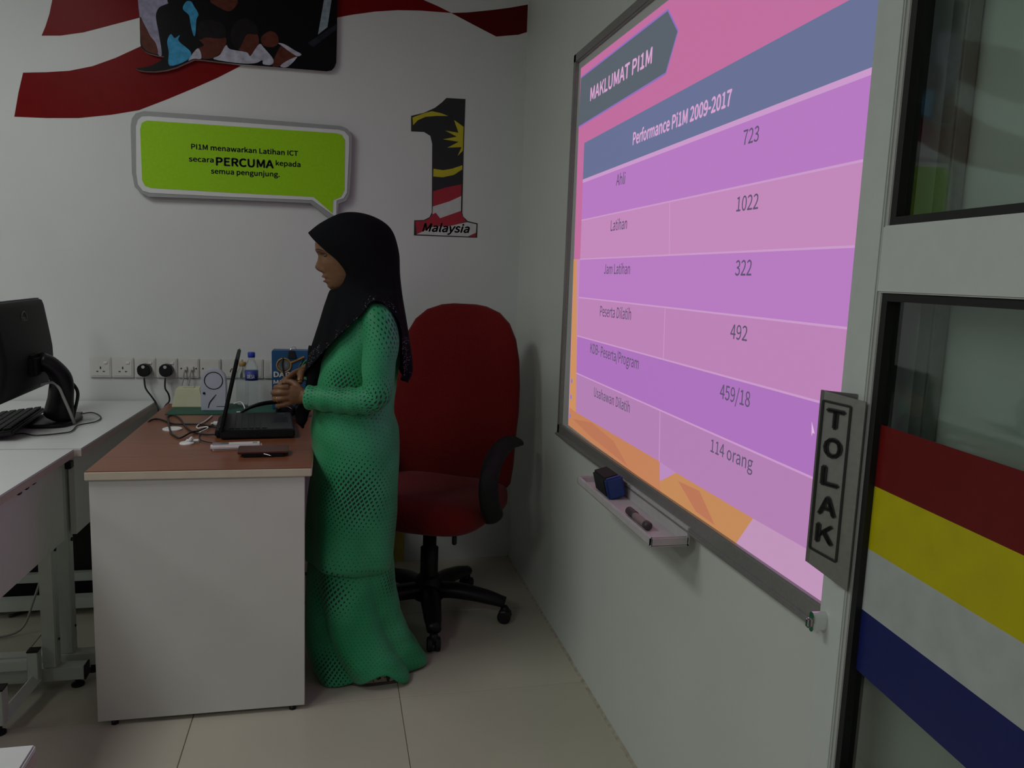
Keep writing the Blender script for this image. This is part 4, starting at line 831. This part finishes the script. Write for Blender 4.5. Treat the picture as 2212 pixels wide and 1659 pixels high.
# face details
def skin_x(l, z):
    F, w, Bk = interp(HEAD, z); c = F*.42+Bk*.58
    sa = min(1, (abs(l)/w)**(1/.92)); ca = math.sqrt(max(0, 1-sa*sa))
    return c-(c-F)*ca**.86-face_push(l, z)*min(1, ca*1.6)
m_lip = mat('lips', (.20, .055, .045), .4); m_brow = mat('brow', (.02, .012, .010), .8); m_eyew = mat('eye', (.10, .085, .075), .3)
def strip(name, pts, rad, m, sy=.6): return obj(name, tube(B(), [(skin_x(l, z)+.0016, PY-l, z) for l, z in pts], rad, 8, 4, sx=1., sy=1.), m, person, True)
strip('lips', [(-.021, 1.2775), (-.012, 1.281), (0, 1.2825), (.012, 1.281), (.021, 1.2775)], [.001, .0022, .0026, .0022, .001], m_lip)
strip('lips', [(-.020, 1.2755), (-.011, 1.2705), (0, 1.2685), (.011, 1.2705), (.020, 1.2755)], [.001, .0028, .0034, .0028, .001], m_lip)
for s in (-1, 1):
    strip('eyebrow', [(s*.013, 1.3605), (s*.025, 1.3645), (s*.038, 1.3635), (s*.048, 1.358)], [.0012, .002, .0018, .0008], m_brow)
    ex = skin_x(s*.031, 1.3475)
    obj('eye', superell(B(), (ex+.0045, PY-s*.031, 1.3475), (.0065, .0125, .0034), 1, 1, 20, 10), m_eyew, person, True)
    obj('iris', superell(B(), (ex+.0002, PY-s*.030, 1.3468), (.0026, .0052, .0045), 1, 1, 14, 8), m_brow, person, True)
    strip('eyelash', [(s*.018, 1.3485), (s*.026, 1.3525), (s*.036, 1.3525), (s*.046, 1.3475)], [.0008, .0014, .0014, .0008], m_brow)

# ---- dotted green cloth: squares on a slanted grid whose size swells and shrinks across the cloth
def dotted():
    m = bpy.data.materials.new('dotted_green_cloth'); m.use_nodes = True; nt = m.node_tree; N = nt.nodes; L = nt.links; b = N['Principled BSDF']
    b.inputs['Roughness'].default_value = .55; b.inputs['Specular IOR Level'].default_value = .3; b.inputs['Sheen Weight'].default_value = .15
    uv = N.new('ShaderNodeUVMap')
    nz = N.new('ShaderNodeTexNoise'); nz.inputs['Scale'].default_value = 6; nz.inputs['Detail'].default_value = 0; L.new(uv.outputs[0], nz.inputs['Vector'])
    sb = N.new('ShaderNodeVectorMath'); sb.operation = 'SUBTRACT'; sb.inputs[1].default_value = (.5, .5, .5); L.new(nz.outputs['Color'], sb.inputs[0])
    sc = N.new('ShaderNodeVectorMath'); sc.operation = 'SCALE'; sc.inputs['Scale'].default_value = .035; L.new(sb.outputs[0], sc.inputs[0])
    ad = N.new('ShaderNodeVectorMath'); ad.operation = 'ADD'; L.new(uv.outputs[0], ad.inputs[0]); L.new(sc.outputs[0], ad.inputs[1])
    mp = N.new('ShaderNodeMapping'); mp.inputs['Rotation'].default_value = (0, 0, math.radians(38)); mp.inputs['Scale'].default_value = (1/.0105, 1/.0150, 1); L.new(ad.outputs[0], mp.inputs[0])
    fr = N.new('ShaderNodeVectorMath'); fr.operation = 'FRACTION'; L.new(mp.outputs[0], fr.inputs[0])
    s2 = N.new('ShaderNodeVectorMath'); s2.operation = 'SUBTRACT'; s2.inputs[1].default_value = (.5, .5, .5); L.new(fr.outputs[0], s2.inputs[0])
    ab = N.new('ShaderNodeVectorMath'); ab.operation = 'ABSOLUTE'; L.new(s2.outputs[0], ab.inputs[0])
    sp = N.new('ShaderNodeSeparateXYZ'); L.new(ab.outputs[0], sp.inputs[0])
    sy = N.new('ShaderNodeMath'); sy.operation = 'MULTIPLY'; sy.inputs[1].default_value = 1.4; L.new(sp.outputs['Y'], sy.inputs[0])
    mx = N.new('ShaderNodeMath'); mx.operation = 'MAXIMUM'; L.new(sp.outputs['X'], mx.inputs[0]); L.new(sy.outputs[0], mx.inputs[1])
    # the printed motif: patches of big squares fading into fine dots
    tc = N.new('ShaderNodeTexCoord'); acc = None
    for c, r in (((.178, 2.37, 1.13), .105), ((.135, 2.345, .925), .085), ((.03, 2.38, .965), .075), ((.06, 2.35, .63), .135), ((.2, 2.45, .5), .09), ((-.02, 2.36, .32), .10), ((-.005, 2.36, .06), .09), ((.20, 2.42, .33), .07), ((-.06, 2.41, .93), .05), ((.1, 2.69, .7), .15), ((.05, 2.69, .2), .13), ((.12, 2.69, 1.08), .11), ((-.05, 2.5, .52), .08)):
        ds = N.new('ShaderNodeVectorMath'); ds.operation = 'DISTANCE'; ds.inputs[1].default_value = c; L.new(tc.outputs['Object'], ds.inputs[0])
        mr = N.new('ShaderNodeMapRange'); mr.interpolation_type = 'SMOOTHSTEP'; mr.inputs['From Min'].default_value = 0; mr.inputs['From Max'].default_value = r*1.15; mr.inputs['To Min'].default_value = 1; mr.inputs['To Max'].default_value = 0; L.new(ds.outputs['Value'], mr.inputs['Value'])
        if acc is None: acc = mr.outputs[0]
        else:
            mm = N.new('ShaderNodeMath'); mm.operation = 'MAXIMUM'; L.new(acc, mm.inputs[0]); L.new(mr.outputs[0], mm.inputs[1]); acc = mm.outputs[0]
    rp = N.new('ShaderNodeMapRange'); rp.inputs['To Min'].default_value = .11; rp.inputs['To Max'].default_value = .40; L.new(acc, rp.inputs['Value'])
    lt = N.new('ShaderNodeMath'); lt.operation = 'LESS_THAN'; L.new(mx.outputs[0], lt.inputs[0]); L.new(rp.outputs[0], lt.inputs[1])
    n3 = N.new('ShaderNodeTexNoise'); n3.inputs['Scale'].default_value = 5; L.new(uv.outputs[0], n3.inputs['Vector'])
    cr = N.new('ShaderNodeValToRGB'); cr.color_ramp.elements[0].position = .35; cr.color_ramp.elements[1].position = .68
    cr.color_ramp.elements[0].color = (.012, .23, .085, 1); cr.color_ramp.elements[1].color = (.05, .36, .17, 1); L.new(n3.outputs['Fac'], cr.inputs[0])
    mi = N.new('ShaderNodeMix'); mi.data_type = 'RGBA'; L.new(lt.outputs[0], mi.inputs['Factor']); L.new(cr.outputs[0], mi.inputs[6]); mi.inputs[7].default_value = (.004, .022, .014, 1)
    L.new(mi.outputs[2], b.inputs['Base Color']); return m
m_dress = dotted()
def wob(a, z, k, ph): return math.sin(k*a+ph)
# tunic
TUN = [(.385, -.083, .197, .172), (.435, -.082, .200, .174), (.54, -.074, .208, .176), (.695, -.060, .211, .176), (.75, -.062, .210, .172), (.80, -.067, .206, .166), (.862, -.062, .192, .153), (.91, -.056, .190, .150), (.958, -.050, .196, .152), (1.015, -.041, .205, .156), (1.086, -.018, .206, .160), (1.15, .018, .200, .158), (1.19, .045, .186, .142), (1.212, .068, .168, .110), (1.222, .085, .15, .07)]
rings = []
for j in range(70):
    z = 1.222-(1.222-.385)*j/69
    x0, x1, hw = interp(TUN, z); r = ell(z, x0, x1, hw, 96, .92); q = []
    low = max(0, (.95-z)/.55)
    for k, (x, y, zz) in enumerate(r):
        a = 2*math.pi*k/96; d = .006*low*math.sin(5*a+1.2+2*z)+.003*math.sin(9*a+14*z)*low
        d += .003*math.sin(42*z+2*a)*math.exp(-((z-.88)/.07)**2)
        n = Vector((x-(x0+x1)/2, y-PY, 0)).normalized()
        zz2 = zz+(.010*math.sin(2*a+.6)-.006 if j == 69 else 0)
        q.append((x+n.x*d, y+n.y*d, zz2))
    rings.append(q)
o = obj('tunic', loft(B(), rings, (True, False), True), m_dress, person, True)
sm_ = o.modifiers.new('thickness', 'SOLIDIFY'); sm_.thickness = .0025
# skirt with deep folds, hem lifted over the shoe
SKT = [(.0, -.050, .300, .182), (.02, -.056, .300, .182), (.06, -.070, .280, .180), (.115, -.080, .248, .174), (.2, -.082, .220, .166), (.30, -.078, .203, .160), (.44, -.068, .192, .155)]
rings = []
NS = 160
for j in range(56):
    z = .44-.436*j/55
    x0, x1, hw = interp(SKT, z); f = max(0, (.40-z)/.40); q = []
    for k in range(NS):
        a = 2*math.pi*k/NS; c, s = math.cos(a), math.sin(a)
        tw = a+1.5*(z-.1)                                       # folds run slanting down
        fold = .95*(1-2*abs(math.sin(2.5*tw+.45))**1.0)*-1+.25*math.sin(9*tw+1.7)+.15*math.sin(3*tw+2.2)
        rr = 1+(.016+.105*f**.9)*(fold-.25)
        x = (x0+x1)/2-(x1-x0)/2*math.copysign(abs(c)**.92, c)*rr; y = PY-hw*math.copysign(abs(s)**.92, s)*(1+(.016+.105*f**.9)*(fold-.25))
        zz = z
        ga = math.atan2(math.sin(a-1.72), math.cos(a-1.72))
        zz += f**6*(.052*math.exp(-(ga/.26)**2)+.003*(1+math.sin(5*a+1)))
        q.append((x, y, zz))
    rings.append(q)
o = obj('skirt', loft(B(), rings, (False, False), True), m_dress, person, True)
sm_ = o.modifiers.new('thickness', 'SOLIDIFY'); sm_.thickness = .002
# sleeves
SLN = [(.105, PY-.085, 1.180), (.128, PY-.132, 1.158), (.139, PY-.155, 1.10), (.132, PY-.166, 1.03), (.131, PY-.172, .968), (.118, PY-.172, .930), (.065, PY-.163, .920), (.0, PY-.140, .920), (-.045, PY-.118, .921), (-.070, PY-.104, .922)]
SLF = [(.105, PY+.085, 1.180), (.128, PY+.132, 1.158), (.139, PY+.155, 1.10), (.128, PY+.166, 1.04), (.12, PY+.172, .99), (.10, PY+.168, .968), (.04, PY+.142, .970), (-.02, PY+.098, .978), (-.05, PY+.070, .982), (-.072, PY+.046, .985)]
SLR = [.044, .052, .054, .050, .046, .043, .041, .038, .037, .037]
for P in (SLN, SLF):
    bm = tube(B(), P, SLR, 28, 9, 1., 1., False, None, True)
    for v in bm.verts:
        w = .0022*math.sin(v.co.x*150+v.co.z*60)*(1 if v.co.z < 1.0 else .4); v.co.z += w; v.co.y += w*.6
    o = obj('sleeve', bm, m_dress, person, True); sm_ = o.modifiers.new('thickness', 'SOLIDIFY'); sm_.thickness = .002

# headscarf: meridians from the face opening to the hem, (x, sideways, z)
MER = {0: [(-.078, 0, 1.414), (-.036, 0, 1.448), (.033, 0, 1.481), (.11, 0, 1.476), (.172, 0, 1.440), (.198, 0, 1.37), (.202, 0, 1.30), (.211, 0, 1.229), (.226, 0, 1.141), (.243, 0, 1.02), (.228, 0, .955)],
 22: [(-.064, .028, 1.396), (-.022, .050, 1.440), (.035, .060, 1.465), (.105, .060, 1.456), (.162, .052, 1.415), (.190, .046, 1.345), (.200, .055, 1.27), (.208, .07, 1.20), (.222, .085, 1.12), (.238, .09, 1.01), (.222, .08, .965)],
 45: [(-.032, .052, 1.366), (.010, .076, 1.392), (.06, .087, 1.405), (.11, .087, 1.385), (.15, .08, 1.33), (.174, .08, 1.27), (.186, .095, 1.22), (.196, .12, 1.17), (.205, .135, 1.11), (.210, .135, 1.05), (.205, .13, 1.01)],
 67: [(.008, .066, 1.333), (.035, .081, 1.343), (.07, .088, 1.345), (.10, .088, 1.32), (.125, .088, 1.285), (.142, .092, 1.25), (.155, .105, 1.232), (.168, .125, 1.222), (.180, .145, 1.205), (.190, .160, 1.18), (.196, .168, 1.155)],
 90: [(.034, .0695, 1.298), (.045, .077, 1.297), (.058, .082, 1.288), (.07, .085, 1.275), (.080, .090, 1.262), (.088, .098, 1.252), (.096, .110, 1.246), (.104, .124, 1.240), (.111, .138, 1.234), (.117, .150, 1.228), (.122, .160, 1.220)],
 112: [(.031, .062, 1.276), (.036, .069, 1.268), (.042, .077, 1.257), (.048, .085, 1.246), (.053, .095, 1.236), (.058, .108, 1.226), (.062, .122, 1.216), (.066, .137, 1.206), (.069, .151, 1.196), (.072, .164, 1.184), (.074, .175, 1.172)],
 135: [(.020, .047, 1.257), (.020, .054, 1.247), (.020, .063, 1.236), (.020, .073, 1.222), (.020, .085, 1.206), (.019, .097, 1.19), (.018, .109, 1.174), (.017, .121, 1.158), (.015, .132, 1.142), (.013, .143, 1.125), (.010, .152, 1.108)],
 157: [(.004, .027, 1.246), (.001, .033, 1.236), (-.003, .041, 1.222), (-.008, .050, 1.205), (-.014, .060, 1.184), (-.020, .069, 1.162), (-.026, .078, 1.138), (-.032, .086, 1.114), (-.037, .093, 1.09), (-.042, .099, 1.066), (-.046, .105, 1.042)],
 180: [(-.011, 0, 1.2425), (-.016, 0, 1.232), (-.022, 0, 1.214), (-.030, 0, 1.19), (-.038, 0, 1.163), (-.047, 0, 1.132), (-.056, 0, 1.10), (-.065, 0, 1.065), (-.073, 0, 1.03), (-.080, 0, 1.0), (-.083, 0, .97)]}
keys = sorted(MER); MS = 5
curv = {k: catmull(MER[k], MS) for k in keys}; nv = len(curv[0])
full = [(k, 1) for k in keys]+[(360-k, -1) for k in reversed(keys[1:-1])]
NA = 128
def per(v, ang):
    "periodic spline over the meridians"
    ks = [a for a, s in full]; n = len(ks); i = max(j for j in range(n) if ks[j] <= ang)
    def P(j):
        a, s = full[j % n]; src = a if s == 1 else 360-a; p = curv[src][v]; return Vector((p.x, p.y*s, p.z))
    a0 = ks[i]; a1 = ks[(i+1)] if i+1 < n else 360
    t = (ang-a0)/(a1-a0); A_, B_, C_, D_ = P(i-1), P(i), P(i+1), P(i+2)
    return .5*((2*B_)+(C_-A_)*t+(2*A_-5*B_+4*C_-D_)*t*t+(3*B_-A_-3*C_+D_)*t*t*t)
rings = []
for v in range(nv):
    f = v/(nv-1); r = []
    for k in range(NA):
        ang = 360*k/NA; p = per(v, ang); a = math.radians(ang)
        low = max(0, f-.30)**1.2
        d = .010*low*(math.sin(9*a)+.6*math.sin(17*a+1)+.4*math.sin(5*a+6*f))
        n = Vector((p.x-.07, p.y, 0)); n = n.normalized() if n.length > 1e-6 else Vector()
        r.append((p.x+n.x*d, PY-(p.y+n.y*d), p.z))
    rings.append(r)
bm = B(); V = [[bm.verts.new(p) for p in r] for r in rings]; uvl = bm.loops.layers.uv.verify()
for i in range(nv-1):
    for k in range(NA):
        f = bm.faces.new((V[i][k], V[i][(k+1) % NA], V[i+1][(k+1) % NA], V[i+1][k]))
        for lp, (a, b) in zip(f.loops, ((k, i), (k+1, i), (k+1, i+1), (k, i+1))): lp[uvl].uv = (a/NA, b/(nv-1))
def scarf_mat():
    m = bpy.data.materials.new('black_scarf'); m.use_nodes = True; nt = m.node_tree; N = nt.nodes; L = nt.links; b = N['Principled BSDF']
    b.inputs['Roughness'].default_value = .85; b.inputs['Sheen Weight'].default_value = 0; b.inputs['Specular IOR Level'].default_value = .1
    tc = N.new('ShaderNodeTexCoord'); uv = N.new('ShaderNodeUVMap'); sp = N.new('ShaderNodeSeparateXYZ'); L.new(uv.outputs[0], sp.inputs[0])
    vo = N.new('ShaderNodeTexVoronoi'); vo.inputs['Scale'].default_value = 210; L.new(tc.outputs['Object'], vo.inputs['Vector'])
    lt = N.new('ShaderNodeMath'); lt.operation = 'LESS_THAN'; lt.inputs[1].default_value = .24; L.new(vo.outputs['Distance'], lt.inputs[0])
    nz = N.new('ShaderNodeTexNoise'); nz.inputs['Scale'].default_value = 26; L.new(tc.outputs['Object'], nz.inputs['Vector'])
    g1 = N.new('ShaderNodeMath'); g1.operation = 'GREATER_THAN'; g1.inputs[1].default_value = .52; L.new(nz.outputs['Fac'], g1.inputs[0])
    g2 = N.new('ShaderNodeMath'); g2.operation = 'GREATER_THAN'; g2.inputs[1].default_value = .80; L.new(sp.outputs['Y'], g2.inputs[0])
    a1 = N.new('ShaderNodeMath'); a1.operation = 'MULTIPLY'; L.new(lt.outputs[0], a1.inputs[0]); L.new(g1.outputs[0], a1.inputs[1])
    a2 = N.new('ShaderNodeMath'); a2.operation = 'MULTIPLY'; L.new(a1.outputs[0], a2.inputs[0]); L.new(g2.outputs[0], a2.inputs[1])
    mi = N.new('ShaderNodeMix'); mi.data_type = 'RGBA'; L.new(a2.outputs[0], mi.inputs['Factor']); mi.inputs[6].default_value = (.0042, .0044, .0058, 1); mi.inputs[7].default_value = (.22, .22, .25, 1)
    L.new(mi.outputs[2], b.inputs['Base Color']); return m
m_scarf = scarf_mat()
o = obj('headscarf', bm, m_scarf, person, True); sm_ = o.modifiers.new('thickness', 'SOLIDIFY'); sm_.thickness = .002
ss = o.modifiers.new('sub', 'SUBSURF'); ss.levels = ss.render_levels = 1
# gathered front end of the scarf hanging past the hands
def flat_tail(name, P, R, sx, sy, up):
    bm = tube(B(), P, R, 20, 7, sx, sy, True, up, True); return obj(name, bm, m_scarf, person, True)
flat_tail('scarf_end', [(-.035, PY-.02, 1.06), (-.050, PY-.03, 1.0), (-.060, PY-.035, .95), (-.076, PY-.045, .905), (-.090, PY-.06, .872), (-.094, PY-.065, .845), (-.090, PY-.06, .818)], [.045, .034, .024, .018, .022, .020, .004], .9, .9, (1, 0, 0))
# jewellery and shoes
m_gold = mat('gold', (.55, .34, .08), .25, 1.)
for c, r, ax in (((-.160, hy+.001, .9135), .0098, Vector((-.8, .5, -.05))), ((-.0985, gy-.056, .963), .0112, Vector((0, -.5, -.85)))):
    q = ax.normalized().to_track_quat('Z', 'Y').to_matrix().to_4x4(); tt = tube(B(), [(r*math.cos(2*math.pi*k/24), r*math.sin(2*math.pi*k/24), 0) for k in range(25)], .0016, 6, 1)
    bmesh.ops.transform(tt, matrix=Matrix.Translation(c) @ q, verts=tt.verts); obj('finger_ring', tt, m_gold, person, True)
obj('bracelet', tube(B(), [(-.070+.004*math.cos(a*math.pi/12), PY+.045-.026*math.cos(a*math.pi/12), .984+.026*math.sin(a*math.pi/12)) for a in range(25)], .004, 8, 1), mat('bead_gold', (.28, .24, .16), .3, .5, var=.7, scale=220), person, True)
m_shoe = mat('patterned_shoe', (.40, .33, .28), .5, var=0)
nt = m_shoe.node_tree; vo = nt.nodes.new('ShaderNodeTexNoise'); vo.inputs['Scale'].default_value = 55; rp = nt.nodes.new('ShaderNodeValToRGB'); rp.color_ramp.interpolation = 'CONSTANT'
rp.color_ramp.elements[0].color = (.02, .02, .022, 1); rp.color_ramp.elements[1].position = .47; rp.color_ramp.elements[1].color = (.40, .32, .27, 1)
tcn = [n for n in nt.nodes if n.type == 'TEX_COORD'][0]; nt.links.new(tcn.outputs['Object'], vo.inputs['Vector']); nt.links.new(vo.outputs['Fac'], rp.inputs[0]); nt.links.new(rp.outputs[0], nt.nodes['Principled BSDF'].inputs['Base Color'])
for y in (PY-.118, PY+.10):
    rings = []
    for x, w, h in ((.225, .012, .030), (.219, .024, .042), (.20, .028, .046), (.17, .030, .044), (.14, .032, .042), (.11, .034, .036), (.085, .030, .030), (.066, .018, .024), (.060, .008, .016)):
        r = []
        for k in range(20):
            a = 2*math.pi*k/20; c, s = math.cos(a), math.sin(a)
            r.append((x, y+w*c, max(.006, .008+h*s)))
        rings.append(r)
    sh = obj('shoe', loft(B(), rings), m_shoe, person, True)
    bm = B(); prism(bm, [(x, y+sg*w*1.06, .0004) for sg, seq in ((1, 1), (-1, -1)) for x, w in [(.227, .012), (.219, .024), (.17, .030), (.11, .034), (.085, .030), (.063, .018)][::seq]], (0, 0, .009)); obj('sole', bm, mat('shoe_sole', (.06, .05, .045), .7), sh)
